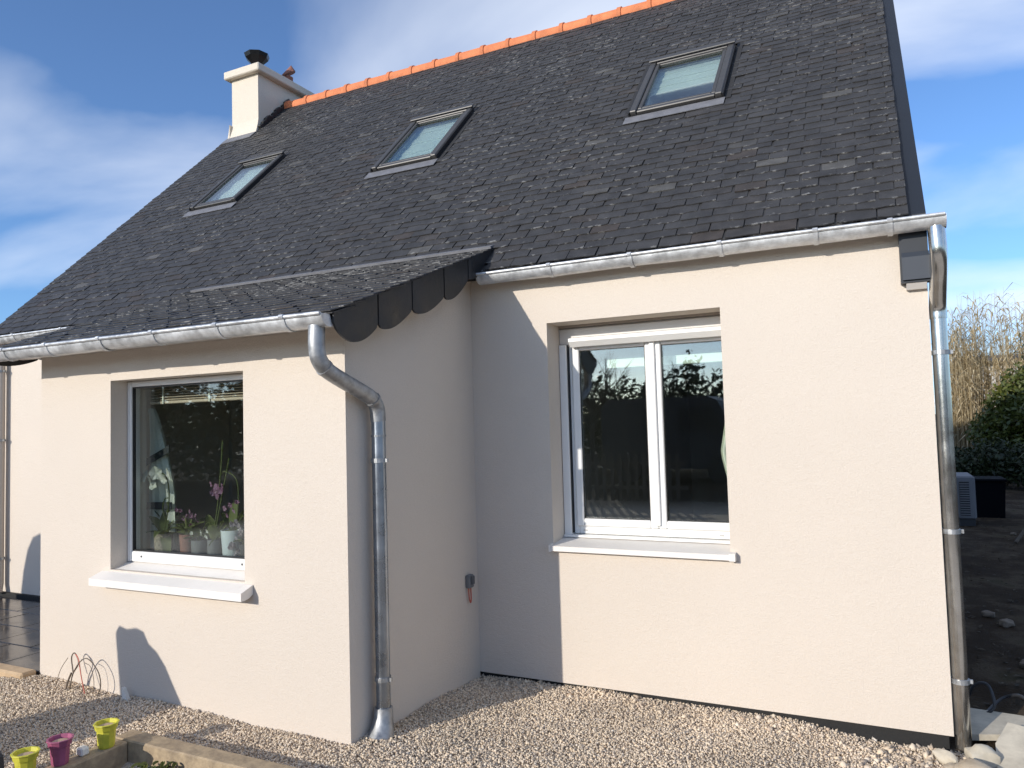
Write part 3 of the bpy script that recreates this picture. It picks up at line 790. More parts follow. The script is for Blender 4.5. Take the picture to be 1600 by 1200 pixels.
# shaft with a flared foot on the front
fl = 0.05
prof = [(CY0 - fl, zr0 - 0.09), (CY0 - fl + .004, zr0 - 0.02), (CY0 - 0.012, zr0 + 0.10), (CY0, zr0 + 0.17), (CY0, CZ), (CY1, CZ), (CY1, 5.2), (CY0 + .3, 5.2)]
b.prism(prof, CX0, CX1)
ch = b.build('chimney', 'cream', house)
b = MB(); b.prism([(CX0 - .05, zr0 - .09), (CX0 - .012, zr0 + .08), (CX0 + .0, zr0 + .16), (CX0 + .0, zr0 - .09)], CY0 - fl + .002, CY0 + .3, 'y')
b.build('flared_foot', 'cream', ch)
MB().box(CX0 - .07, CX1 + .085, CY0 - .08, CY1 + .08, CZ + .001, CZ + .105, 0.012).build('cap', 'cream', ch)
ct = CZ + .105
MB().lathe([(.085, ct), (.085, ct + .03), (.07, ct + .05), (.075, ct + .09), (.06, ct + .12)], -4.94, 3.10, 14).build('pot', 'pot_terracotta', ch, True)
MB().lathe([(.055, ct + .10), (.07, ct + .16), (.15, ct + .24), (.168, ct + .29), (.11, ct + .32), (.02, ct + .335)], -4.94, 3.10, 8, 0.2).build('cowl', 'cowl', ch)
MB().lathe([(.085, ct), (.085, ct + .06), (.065, ct + .08), (.068, ct + .13)], -4.80, 3.54, 14).build('pot', 'pot_terracotta', ch, True)
b = MB()   # tilted hood on the second pot
hood = [(-4.80 + .10 * math.cos(t), 3.54 + .10 * math.sin(t), ct + .135 + .10 * (0.5 + .5 * math.sin(t + .4))) for t in np.linspace(0, 2 * math.pi, 13)[:-1]]
b.add(hood + [(-4.78, 3.58, ct + .32)] + [(p[0], p[1], p[2] - .012) for p in hood], [(i, (i + 1) % 12, 12) for i in range(12)] + [tuple(range(13, 25))[::-1]] + [(i, 13 + i, 13 + (i + 1) % 12, (i + 1) % 12) for i in range(12)])
b.build('hood', 'pot_terracotta', ch)
# stepped soakers along the chimney side
b = MB(); 
for k in range(9):
    s = (CY0 + .02 - YE) / CA + k * .085
    b.box(CX1 + .002, CX1 + .05, s, s + .10, 0.012 + .004 * (k % 2), 0.055 + .012 * (k % 3), 0.004, PM)
b.build('soaker_flashing', 'darkslate', ch)
b = MB().box(CX0 - .03, CX1 + .02, (CY0 - fl - .11 - YE) / CA, (CY0 - fl - YE) / CA, 0.018, 0.026, 0, PM); b.build('front_apron', 'lead', ch)

# ---- gutters
def gutter(x0, x1, yc, zt_, collars, caps, r=0.056):
    b = MB(); n = 14
    out = [(yc + r * math.cos(a), zt_ + r * math.sin(a)) for a in np.linspace(math.pi, 2 * math.pi, n)]
    inn = [(yc + (r - .004) * math.cos(a), zt_ + (r - .004) * math.sin(a)) for a in np.linspace(2 * math.pi, math.pi, n)]
    nseg = max(2, int((x1 - x0) / 0.25))
    poly = out + inn; m = len(poly); vs = []; fs = []
    for k in range(nseg + 1):
        x = x0 + (x1 - x0) * k / nseg; dz = 0.0022 * math.sin(k * 2.1 + x0)
        vs += [(x, p[0], p[1] + dz) for p in poly]
    for k in range(nseg):
        for i in range(m): fs.append((k * m + i, k * m + (i + 1) % m, (k + 1) * m + (i + 1) % m, (k + 1) * m + i))
    fs += [tuple(range(m)), tuple(range(nseg * m, (nseg + 1) * m))[::-1]]
    b.add(vs, fs)
    g = b.build('gutter', 'zinc', house, True)
    MB().tube([(x0, yc - r - .004, zt_ + .002), (x1, yc - r - .004, zt_ + .002)], 0.009, 10).build('rolled_lip', 'zinc', g, True)
    for cx in collars:
        bb = MB(); ro = r + .006
        o2 = [(yc + ro * math.cos(a), zt_ + ro * math.sin(a)) for a in np.linspace(math.pi, 2 * math.pi, n)]
        i2 = [(yc + (r + .0005) * math.cos(a), zt_ + (r + .0005) * math.sin(a)) for a in np.linspace(2 * math.pi, math.pi, n)]
        bb.prism(o2 + i2, cx - .012, cx + .012)
        bb.tube([(cx - .012, yc - r - .006, zt_ + .003), (cx + .012, yc - r - .006, zt_ + .003)], 0.0125, 8)
        bb.build('bracket', 'zinc', g, True)
    for cx in caps:
        MB().prism([(yc + (r + .002) * math.cos(a), zt_ + (r + .002) * math.sin(a) + .003) for a in np.linspace(math.pi, 2 * math.pi, n)], cx - .003, cx + .003).build('end_cap', 'zinc', g)
    return g
gm = gutter(0.135, 2.685, -0.108, 2.505, (0.63, 1.13, 1.63, 2.11, 2.45), (0.133, 2.688)); gm['label'] = 'long zinc gutter over the two-pane window'
gutter(-5.4, BX0 - .02, -0.108, 2.505, (-3.2, -4.0, -4.7), ()) 
gb = gutter(BX0 - .02, 0.115, -1.545, 2.09, (-2.3, -1.89, -1.42, -1.0, -0.54, -0.11), (BX0 - .022, 0.117)); gb['label'] = 'zinc gutter along the bay eave'

# ---- downpipes
def clamp(x, y, z, r, par):
    bb = MB().lathe([(r + .001, z - .011), (r + .006, z - .011), (r + .006, z + .011), (r + .001, z + .011)], x, y, 16)
    bb.box(x + r, x + r + .018, y - .006, y + .006, z - .009, z + .009)
    bb.build('clamp', 'zincdull', par)
PR = 0.036
# bay pipe with swan neck
pts = [(0.045, -1.545, 2.045), (0.045, -1.548, 1.95), (0.047, -1.535, 1.89), (0.05, -1.49, 1.845), (0.055, -1.40, 1.805), (0.058, -1.25, 1.752), (0.06, -1.16, 1.715), (0.06, -1.118, 1.67), (0.06, -1.108, 1.60)]
b = MB().tube(smooth_path(pts, 6), PR + .003, 18)
neck_pts = pts
b2 = MB().tube([(0.06, -1.108, 1.625), (0.06, -1.108, 0.10)], PR, 18)
pipe = b2.build('downpipe', 'zincblue', house, True); pipe['label'] = 'swan-neck downpipe on the bay side wall'
b.build('swan_neck', 'zincdull', pipe, True)
sp = smooth_path(pts, 6)
for k in (17, 37): 
    d = (sp[k + 1] - sp[k]).normalized() * .006
    MB().tube([sp[k] - d, sp[k] + d], PR + .0065, 18).build('joint_ring', 'zincdull', pipe, True)
MB().lathe([(PR + .001, 1.52), (PR + .0035, 1.52), (PR + .0035, 1.53), (PR + .001, 1.53)], 0.06, -1.108, 18).build('joint_ring', 'zincdull', pipe)
for z in (1.40, 0.31): clamp(0.06, -1.108, z, PR, pipe)
MB().tube([(0.06, -1.108, 0.17), (0.06, -1.11, 0.125), (0.063, -1.125, 0.07), (0.068, -1.15, 0.02)], [PR + .010, PR + .012, PR + .022, PR + .034], 18).build('foot', 'zincdull', pipe, True)
# pipe at the gable corner
b = MB().tube([(2.645, 0.035, 2.06), (2.645, 0.035, -0.06)], PR, 24)
pipe = b.build('downpipe', 'polished', house, True); pipe['label'] = 'downpipe at the gable corner'
b = MB().tube(smooth_path([(2.648, -0.108, 2.46), (2.65, -0.110, 2.40), (2.652, -0.105, 2.33), (2.650, -0.07, 2.25), (2.647, -0.01, 2.16), (2.645, 0.03, 2.09), (2.645, 0.035, 2.03)], 6), PR + .003, 18); b.build('swan_neck', 'polished', pipe, True)
for z in (1.86, 0.98, 0.26): clamp(2.645, 0.035, z, PR, pipe)
# pipe at the far corner
b = MB().tube([(-5.07, -0.055, 2.45), (-5.07, -0.055, 0.22), (-5.055, -0.075, 0.14)], 0.034, 14)
pipe = b.build('downpipe', mat('beige_pipe', (0.42, 0.38, 0.34), 0.5, 0.2), house, True); pipe['label'] = 'beige downpipe beyond the bay'
for z in (2.2, 1.55, .45): clamp(-5.07, -0.055, z, 0.034, pipe)

# ---- two-pane window
yf = 0.19
b = MB()
def frame_rect(b, x0, x1, z0, z1, w, y0, y1, bev=.004, wb=None):
    wb = wb or w
    b.box(x0, x0 + w, y0, y1, z0, z1, bev); b.box(x1 - w, x1, y0, y1, z0, z1, bev)
    b.box(x0 + w + .0005, x1 - w - .0005, y0 + .001, y1 - .001, z0, z0 + wb, bev); b.box(x0 + w + .0005, x1 - w - .0005, y0 + .001, y1 - .001, z1 - w, z1, bev)
frame_rect(b, WX0 + .055, WX1 + .085, 0.862, 2.10, 0.035, yf + .03, yf + .10, wb=.055)
win = b.build('window', 'pvc', house); win['label'] = 'white two-pane window under a roller shutter box'
mid = 1.118 + .02
def casement(x0, x1):
    b = MB(); frame_rect(b, x0, x1, 0.912, 2.07, 0.048, yf + .014, yf + .062, .006); c = b.build('casement', 'pvc', win)
    MB().box(x0 + .046, x1 - .046, yf + .034, yf + .046, 0.958, 2.024).build('pane', 'glass', win)
    b = MB(); frame_rect(b, x0 + .0465, x1 - .0465, 0.9585, 2.0235, 0.006, yf + .022, yf + .036, 0); b.build('glazing_seal', 'seal', win)
casement(WX0 + .078, mid - .001); casement(mid + .001, WX1 + .060)
MB().box(mid - .018, mid + .016, yf - .002, yf + .013, 0.93, 2.065, .005).build('meeting_bead', 'pvc', win)
MB().box(WX0 + .003, WX0 + .05, yf - .012, yf + .06, 0.855, 2.06, .003).build('guide_rail', 'pvc', win)
MB().box(WX0 + .0505, WX0 + .0545, yf + .005, yf + .055, 0.87, 2.06).build('guide_slot', 'seal', win)
MB().box(WX1 - .013, WX1 - .001, yf - .012, yf + .012, 0.86, 2.05, .002).build('guide_rail', 'pvc', win)
# rounded shutter box, then the folded-up shutter's end slat
y0, y1, z0, z1 = 0.195, 0.30, 2.045, 2.168
poly = [(y1, z1), (y0 + .012, z1), (y0, z1 - .01), (y0, z0 + .045), (y0 + .006, z0 + .022), (y0 + .022, z0 + .005), (y0 + .04, z0), (y1, z0)]
MB().prism(poly, WX0 + .003, WX1 - .003).build('shutter_box', 'pvcbox', win)
MB().box(WX0 + .003, WX1 - .003, 0.185, 0.30, 2.1695, 2.1825).build('box_lid', mat('box_lid_taupe', (0.36, 0.31, 0.27), 0.6), win)
MB().prism([(0.13, 2.092), (0.194, 2.106), (0.194, 2.040), (0.162, 2.040), (0.13, 2.072)], WX0 + .088, WX1 - .004).build('shutter_slat', 'pvc', win)
b = MB(); b.prism([(-0.045, 0.792), (-0.045, 0.822), (0.20, 0.846), (0.26, 0.846), (0.26, 0.800), (0.002, 0.800), (0.0, 0.792)], WX0 + .001, WX1 - .001)
b.prism([(-0.048, 0.788), (-0.048, 0.828), (-0.0015, 0.832), (-0.0015, 0.788)], WX0 - .012, WX0 + .0005); b.prism([(-0.048, 0.788), (-0.048, 0.828), (-0.0015, 0.832), (-0.0015, 0.788)], WX1 - .0005, WX1 + .032)
b.build('sill', 'sill', win)
MB().box(WX0 + .003, WX1 - .003, yf - .03, yf + .03, 0.8475, 0.861, .002).build('sub_sill', 'pvc', win)
b = MB()
for cx in (WX0 + .13, WX1 - .085): 
    b.box(cx - .013, cx + .013, yf + .0285, yf + .0305, .880, .890)
b.build('drain_slot', mat('slot_shadow_grey', (0.45, 0.44, 0.42), 0.6), win)

# ---- bay window
yb = -1.185
b = MB(); frame_rect(b, BWX0 + .002, BWX1 - .002, 0.805, BWZ1 - .002, 0.034, yb, yb + .07, .006, wb=.062)
bwin = b.build('window', 'pvc', house); bwin['label'] = 'white single-pane bay window with orchids behind the glass'
MB().box(BWX0 + .034, BWX1 - .034, yb + .03, yb + .044, 0.865, BWZ1 - .034).build('pane', 'glass', bwin)
b = MB(); frame_rect(b, BWX0 + .0365, BWX1 - .0365, .8675, BWZ1 - .0365, .008, yb + .012, yb + .03, 0); b.build('glazing_seal', 'seal', bwin)
b = MB()
b.prism([(-D - .085, .694), (-D - .085, .735), (-D + .02, .772), (yb + .02, .803), (yb + .05, .803), (yb + .05, .74), (-D - .004, .74), (-D - .004, .715), (-D - .03, .700), (-D - .06, .694)], BWX0 + .001, BWX1 - .001)
for x0, x1 in ((BWX0 - .075, BWX0 + .0005), (BWX1 - .0005, BWX1 + .06)):
    b.prism([(-D - .085, .694), (-D - .085, .735), (-D - .0015, .764), (-D - .0015, .715), (-D - .03, .700), (-D - .06, .694)], x0, x1)
b.build('sill', 'sill', bwin)
b = MB()
for cx in (BWX0 + .13, BWX1 - .13): b.lathe([(.005, .835), (.005, .845)], cx, yb - .001, 8)
b.build('screw_cap', 'greypl', bwin)

# ---- socket on the bay side wall
b = MB().box(0.001, 0.032, -0.165, -0.105, 0.555, 0.635, .006); so = b.build('wall_socket', 'greypl', house)
MB().box(0.033, 0.042, -0.150, -0.112, 0.575, 0.628, .004).build('cover', mat('socket_cover', (0.10, 0.10, 0.105), 0.4), so)
MB().tube(smooth_path([(0.015, -.148, .56), (.018, -.15, .50), (.022, -.14, .465), (.02, -.128, .49), (.018, -.128, .556)], 5), .004, 8).build('cable', 'redcable', so, True)

# ------------------------------------------------------------------ inside the windows
b = MB(); b.box(BWX0 - .12, BWX1 + .12, -1.045, -0.76, 0.80, 0.835); b.box(BWX0 + .002, BWX1 - .002, -1.112, -1.0455, 0.7755, 0.8345)
b.build('inner_sill', mat('inner_sill_dark', (0.10, 0.09, 0.08), 0.4), house)
SZ = 0.8355
vbl = empty('venetian_blind', (-1.2, -1.0, 1.86), 'beige slatted blind pulled up at the top of the bay window', 'blind')
for k in range(5):
    z = 1.775 + k * .016
    MB().prism([(-1.035, z), (-1.010, z + .007), (-.985, z), (-.985, z + .003), (-1.010, z + .010), (-1.035, z + .003)], -1.745, -.70).build('slat', 'slatbeige', vbl)
MB().box(-1.745, -.70, -1.035, -.985, 1.752, 1.770, .004).build('bottom_rail', 'slatbeige', vbl)
MB().box(-1.75, -.69, -1.04, -.98, 1.862, 1.888, .003).build('head_rail', 'slatbeige', vbl)
b = MB()
for cx in (-1.62, -1.22, -.82): b.box(cx - .006, cx + .006, -1.042, -1.0375, 1.752, 1.862)
b.build('ladder_tape', 'cloth', vbl)

def curtain(name, prof, y, side, label, shadow_bands=()):
    """prof: (z, width from the side edge); pleated cloth gathered to one side at x=side; width sign gives direction"""
    n = 18; vs = []; fs = []
    root = empty(name, (side, y, prof[-1][0]), label, 'curtain')
    for z, w in prof:
        for i in range(n + 1):
            t = i / n
            vs.append((side + w * t, y + 0.018 * math.sin(t * 22) + .004 * math.sin(z * 9), z))
    for j in range(len(prof) - 1):
        for i in range(n): fs.append((j * (n + 1) + i, j * (n + 1) + i + 1, (j + 1) * (n + 1) + i + 1, (j + 1) * (n + 1) + i))
    m = len(vs); vs2 = vs + [(p[0], p[1] + .004, p[2]) for p in vs]
    fs2 = fs + [tuple(m + i for i in f[::-1]) for f in fs]
    MB().add(vs2, fs2).build('cloth', 'cloth', root, True)
    for (za, zb, wdt) in shadow_bands:
        MB().prism([(side - .01, za), (side + wdt, zb), (side + wdt, zb + .045), (side - .01, za + .045)], y - .034, y - .028, 'y').build('shadow_band', 'clothshadow', root)  # shadow lines across the cloth, modelled as dark strips
    return root
wp = lambda z: 0.03 + 0.20 * min(1, max(0, (1.72 - z) / 0.5)) ** 0.8
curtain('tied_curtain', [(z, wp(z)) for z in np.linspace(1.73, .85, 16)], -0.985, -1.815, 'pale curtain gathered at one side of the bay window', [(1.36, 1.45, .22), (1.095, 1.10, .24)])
wq = lambda z: -(0.058 + 0.075 * max(0.0, 1 - abs(z - 1.36) / (.42 if z > 1.36 else .34)))
curtain('tied_curtain', [(z, wq(z)) for z in np.linspace(1.75, .95, 18)], 0.345, 1.625, 'thin pale curtain bulging at the edge of the two-pane window')
pl = MB().box(0.80, 1.95, 0.345, 0.375, 1.905, 1.962, .004).build('pelmet_bar', 'lamp'); tag(pl, 'pale horizontal bar inside the two-pane window near its top', 'pelmet')

def leaf_strip(b, base, az, length, rise, width, droop, n=7):
    base = Vector(base); d = Vector((math.cos(az), math.sin(az), 0)); sdir = Vector((-math.sin(az), math.cos(az), 0))
    vs = []; fs = []
    for i in range(n + 1):
        t = i / n
        p = base + d * (length * t) + Vector((0, 0, rise * t - droop * t * t))
        w = width * (math.sin(math.pi * (0.12 + 0.88 * t) * 0.97) ** 0.7) * .5
        vs += [p - sdir * w + Vector((0, 0, .004)), p + Vector((0, 0, -.004)), p + sdir * w + Vector((0, 0, .004))]
    for i in range(n):
        a = i * 3; fs += [(a, a + 1, a + 4, a + 3), (a + 1, a + 2, a + 5, a + 4)]
    b.add(vs, fs)
def flower(b, c, nrm, r, petals=5, rot=0):
    c = Vector(c); nrm = Vector(nrm).normalized(); a = nrm.orthogonal().normalized(); e = nrm.cross(a)
    for k in range(petals):
        t = 2 * math.pi * k / petals + rot; d = a * math.cos(t) + e * math.sin(t); s = nrm.cross(d)
        rr = r * (1.0 if k % 2 else .85); w = r * .62
        vs = [c, c + d * rr * .35 + s * w * .7 + nrm * .004, c + d * rr * .8 + s * w * .6 + nrm * .010, c + d * rr * 1.05 + nrm * .006, c + d * rr * .8 - s * w * .6 + nrm * .010, c + d * rr * .35 - s * w * .7 + nrm * .004]
        b.add(vs, [(0, 1, 2, 3), (0, 3, 4, 5)])
def window_plant(name, x, y, potm, pr, ph, label, leaves=(), stems=(), flowers=None, fm=None, taper=.8, extra=None):
    root = empty(name, (x, y, SZ), label, 'plant', 'plants on the bay window sill')
    MB().lathe([(pr * taper, SZ), (pr * taper + .002, SZ + .004), (pr, SZ + ph), (pr - .005, SZ + ph), (pr - .008, SZ + ph - .012)], x, y, 18).build('pot', potm, root, True)
    if leaves:
        b = MB()
        for (az, L, rise, w, dr) in leaves: leaf_strip(b, (x, y, SZ + ph - .01), az, L, rise, w, dr)
        for k in range(7):
            leaf_strip(b, (x + random.uniform(-.02, .02), y + random.uniform(-.01, .02), SZ + ph - .01), random.uniform(-.6, 3.7), random.uniform(.06, .15), random.uniform(.04, .2), random.uniform(.02, .05), random.uniform(.03, .14))
        b.build('leaves', 'orchidleaf', root, True)
    for st in stems:
        MB().tube(smooth_path([(x + p[0], y + p[1], SZ + p[2]) for p in st], 6), .0035, 7).build('stem', 'orchidleaf' if fm != 'petalw' else 'leaf', root, True)
    if flowers:
        b = MB()
        for (fx, fy, fz, r) in flowers: flower(b, (x + fx, y + fy, SZ + fz), (random.uniform(-.7, .9), -1, random.uniform(-.5, .6)), r * (.8 if fm == 'petalp' else 1.0), 5, random.random())
        b.build('flowers', fm, root)
    return root
yo = -1.055
window_plant('orchid', -1.60, yo, 'jar', .056, .125, 'white orchid in a bark-filled jar on the bay window sill',
    [(2.9, .20, .20, .055, .10), (0.25, .15, .16, .06, .15), (-.5, .14, .05, .06, .20), (2.4, .12, .18, .05, .05), (-1.2, .10, .12, .05, .12)],
    [[(0, 0, .12), (.03, 0, .22), (.05, 0, .34), (.05, -.01, .44), (.0, -.01, .49), (-.12, -.01, .47), (-.20, -.02, .43)], [(.02, 0, .20), (-.005, 0, .27), (.01, 0, .33), (.04, 0, .34)]],
    [(.09, -.03, .485, .042), (.04, -.03, .46, .038), (-.03, -.03, .49, .045), (-.08, -.03, .455, .04), (-.12, -.03, .47, .043), (-.16, -.03, .43, .045), (-.20, -.03, .45, .04), (-.05, -.03, .41, .03)], 'petalw', taper=.85)
window_plant('leafy_plant', -1.672, yo + .10, 'potdark', .05, .12, 'small dark-potted plant with upright leaves beside the curtain', [(a, random.uniform(.05, .10), random.uniform(.14, .26), .022, .04) for a in (0.3, 1.5, 2.6, 3.7, 4.6, 5.5)], fm=None)
window_plant('reddish_plant', -1.415, yo + .02, 'pot_terracotta', .048, .125, 'dark reddish plant in a brown pot with pale rim', [(a, random.uniform(.07, .14), random.uniform(.10, .2), .02, .08) for a in np.linspace(0, 6, 12)], flowers=[(random.uniform(-.09, .09), random.uniform(-.03, .03), random.uniform(.16, .30), .018) for _ in range(14)], fm='petalp')
window_plant('small_orchid', -1.285, yo, 'potgrey', .052, .10, 'orchid with tiny pale flowers in a wide grey pot', [(2.8, .14, .18, .055, .12), (3.5, .10, .16, .05, .08), (.4, .12, .12, .05, .12), (1.9, .1, .14, .04, .1)], [[(0, 0, .10), (.04, 0, .18), (.08, 0, .20), (.10, -.02, .14)]], [(.06, -.04, .15, .016), (.10, -.04, .13, .015), (.11, -.04, .16, .014), (-.02, -.04, .14, .014)], 'petalw', .9)
window_plant('pink_orchid', -1.182, yo + .01, 'potgrey', .038, .105, 'pink orchid tied to two tall canes in a narrow grey pot', [(2.7, .13, .20, .06, .06), (.5, .10, .22, .055, .04), (-.9, .08, .16, .06, .06), (3.6, .15, .12, .05, .12)],
    [[(-.01, 0, .1), (.03, 0, .30), (.06, 0, .52), (.075, 0, .68)], [(.0, 0, .1), (.05, 0, .30), (.10, 0, .48), (.125, 0, .58)]],
    [(.03, -.03, .38, .030), (.06, -.03, .41, .032), (.09, -.03, .39, .028), (.02, -.03, .43, .026), (.07, -.03, .36, .028), (.11, -.03, .42, .026)], 'petalp', .95)
window_plant('purple_orchid', -1.045, yo + .02, 'potwhite', .066, .165, 'purple-flowered plant in a tapered white pot', [(3.0, .10, .14, .05, .04), (2.2, .08, .2, .05, .03), (.3, .1, .2, .05, .06), (1.2, .1, .16, .05, .05)],
    [[(.03, 0, .16), (.05, 0, .35), (.03, 0, .46), (-.06, 0, .50), (-.10, 0, .47)]], [(-.02, -.03, .29, .024), (.02, -.03, .31, .022), (.05, -.03, .28, .022), (.07, -.03, .33, .02), (.0, -.03, .25, .02)], 'petalp', .78)
window_plant('trailing_plant', -.93, yo + .01, 'potdark', .04, .09, 'plant with small pale blossoms at the edge of the bay window', [(a, .07, .08, .03, .05) for a in np.linspace(0, 6, 8)], flowers=[(random.uniform(-.09, .05), -.03 + random.uniform(-.02, .02), random.uniform(.02, .22), .017) for _ in range(26)], fm=leaf_mat('lilac_petal', (0.30, 0.25, 0.28), (0.45, 0.38, 0.40)))

# ------------------------------------------------------------------ paving and kerb beyond the bay
terr = MB().box(-5.6, -BL - .006, -1.30, -0.04, -0.1, 0.086).build('terrace', 'bitumen'); tag(terr, kind='structure')
y = -1.295; r = random.Random(4)
for j in range(4):
    x = -BL - .012 - (0.19 if j % 2 else 0)
    first = True
    while x > -5.5:
        w = 0.40 if not (first and j % 2 == 0) else 0.40
        x0 = max(x - w, -5.58)
        y1 = min(y + .30, -0.05)
        if first and j % 2:
            MB().box(x + .006, -BL - .012, y, y1, 0.0865, 0.108 + r.uniform(-.001, .001), .003).build('paving_slab', 'slab', terr)
        MB().box(x0, x, y, y1, 0.0865, 0.108 + r.uniform(-.002, .002), .003).build('paving_slab', 'slab', terr)
        x = x0 - .008; first = False
    y += .308
ks = MB().box(-2.92, -BL - .01, -1.40, -1.302, -.02, .120, .012).build('kerb_stone', 'kerb'); tag(ks, 'tan kerb stone at the bay corner beside the dark paving', 'kerb stone')
ks2 = MB().box(-4.2, -2.93, -1.40, -1.302, -.02, .100, .012).build('kerb_stone', 'bitumen'); tag(ks2, 'dark wet kerb stone edging the paving, beside the gravel', 'kerb stone')

# ------------------------------------------------------------------ raised bed and what stands on it
bed_ = empty('raised_bed', (0.2, -2.3, 0), 'weathered timber raised bed with dark soil in front of the bay', 'planter')
ZT = 0.118
PX0, PX1, PY1, PY0 = -1.02, 1.35, -1.70, -2.95
MB().box(PX0, PX1, PY1 - .10, PY1, -.08, ZT, .006).build('board', 'wood', bed_)
MB().box(PX0 + .004, PX0 + .104, PY0 + .1, PY1 - .1015, -.08, ZT - .004, .006).build('board', 'wood', bed_)
MB().box(PX1 - .1, PX1, PY0 + .1, PY1 - .1015, -.08, ZT - .003, .006).build('board', 'wood', bed_)
MB().box(PX0, PX1, PY0, PY0 + .0985, -.08, ZT, .006).build('board', 'wood', bed_)
MB().box(PX0 + .105, PX1 - .101, PY0 + .099, PY1 - .101, -.06, -.022).build('soil', 'soil', bed_)

def pot(x, y, z, m, label, h=0.112, r1=.051, r0=.033):
    root = empty('flower_pot', (x, y, z), label, 'pot', 'plastic pots on the timber edge')
    seg = 10
    vs = []; fs = []
    prof = [(r0, 0), (r0 + .003, .01), (r1 - .010, h * .72), (r1 - .004, h * .74), (r1, h - .008), (r1 + .005, h - .004), (r1 + .004, h), (r1 - .004, h), (r1 - .008, h - .016)]
    MB().lathe([(a, z + b_) for a, b_ in prof], x, y, seg, random.random()).build('shell', m, root)
    MB().lathe([(r1 - .0085, z + h - .024), (r1 - .0085, z + h - .018), (.03, z + h - .013), (.006, z + h - .012)], x, y, 16).build('filling', 'wax', root)
    return root
pot(-.955, -1.885, ZT - .003, 'yellow', 'yellow faceted pot with tan filling, nearest the bed corner')
pot(-.985, -2.085, ZT - .003, 'pink', 'magenta pink faceted pot between the two yellow pots')
pot(-.985, -2.235, ZT - .003, 'yellow', 'yellow faceted pot beyond the pink pot at the picture edge')
wb = MB().box(-1.0, -.955, -2.005, -1.965, ZT - .0035, ZT + .032, .006).build('white_block', 'white'); tag(wb, 'small white block between the yellow and the pink pot', 'block')
# leafy plant in the bed
def leafy(name, c, rad, n, ml, size, label, cat='plant', stems=8):
    root = empty(name, (c[0], c[1], -.022), label, cat)
    b = MB(); rr = random.Random(hash(name) % 1000 + n)
    for k in range(n):
        a = rr.uniform(0, 6.28); q = rr.random() ** .5
        p = (c[0] + rad[0] * q * math.cos(a), c[1] + rad[1] * q * math.sin(a), c[2] + rad[2] * rr.uniform(-1, 1) * (1 - .5 * q))
        leaf_strip(b, p, rr.uniform(0, 6.28), size * rr.uniform(.6, 1.2), size * rr.uniform(-.2, .6), size * .62, size * .3, 3)
    b.build('leaves', ml, root, True)
    b = MB()
    for k in range(stems):
        a = rr.uniform(0, 6.28); q = rr.uniform(.1, .8)
        b.tube([(c[0] + .1 * rad[0] * math.cos(a), c[1] + .1 * rad[1] * math.sin(a), -.03), (c[0] + rad[0] * q * math.cos(a), c[1] + rad[1] * q * math.sin(a), c[2])], .003, 5)
    b.build('stems', 'bark', root)
    return root
leafy('bed_plant', (-.60, -1.93, .045), (.15, .10, .05), 190, 'leaf', .034, 'small dark green leafy plant in the raised bed')
hz = [(-.40 + .12 * math.cos(t), -1.93 + .09 * math.sin(t), .055 + .018 * (t / 6.28) + .02 * math.sin(t * 2)) for t in np.linspace(0, 13, 60)]
hs_ = MB().tube(hz, .012, 8).build('garden_hose', 'greypl', None, True); tag(hs_, 'coiled grey hose on the raised bed soil', 'hose')
db = MB().prism([(-1.36, -.0), (-1.14, -.0), (-1.17, .17), (-1.23, .21), (-1.33, .20)], -2.42, -2.22, 'y').build('dark_tub', 'darkpl'); tag(db, 'dark grey tub on the gravel at the picture corner by the pots', 'tub')

# cables poking out of the gravel
cb = empty('cable_bundle', (-1.98, -1.36, .08), 'thin brown and red cables looping out of the gravel at the bay wall', 'cable')
zc_ = .07
def cab(pts, r_, m): MB().tube(smooth_path(pts, 7), r_ * .62, 6).build('cable', m, cb, True)
cab([(-2.02, -1.37, zc_ - .02), (-1.99, -1.37, .16), (-1.95, -1.36, .23), (-2.0, -1.35, .28), (-2.03, -1.35, .25), (-2.0, -1.36, .17)], .006, 'cable')
cab([(-2.01, -1.38, zc_ - .02), (-1.96, -1.38, .19), (-1.87, -1.37, .27), (-1.78, -1.36, .21), (-1.75, -1.36, .13), (-1.78, -1.36, .06)], .005, 'cable')
cab([(-2.0, -1.35, .28), (-1.95, -1.36, .25), (-1.91, -1.37, .16), (-1.86, -1.38, .06)], .005, 'redcable')
cab([(-2.05, -1.36, .25), (-2.12, -1.36, .17), (-2.17, -1.36, .06)], .003, 'cable')
cab([(-1.90, -1.36, .24), (-1.84, -1.36, .22), (-1.81, -1.36, .14), (-1.82, -1.36, .06)], .003, 'cable')
cab([(-2.03, -1.39, zc_ - .02), (-2.0, -1.39, .13), (-1.97, -1.39, .18)], .009, 'cable')
sh_ = MB().prism([(-1.585, .05), (-1.53, .05), (-1.575, .125), (-1.59, .13)], -1.345, -1.325, 'y').build('white_shard', 'white'); tag(sh_, 'small white shard standing in the gravel against the bay wall', 'shard')

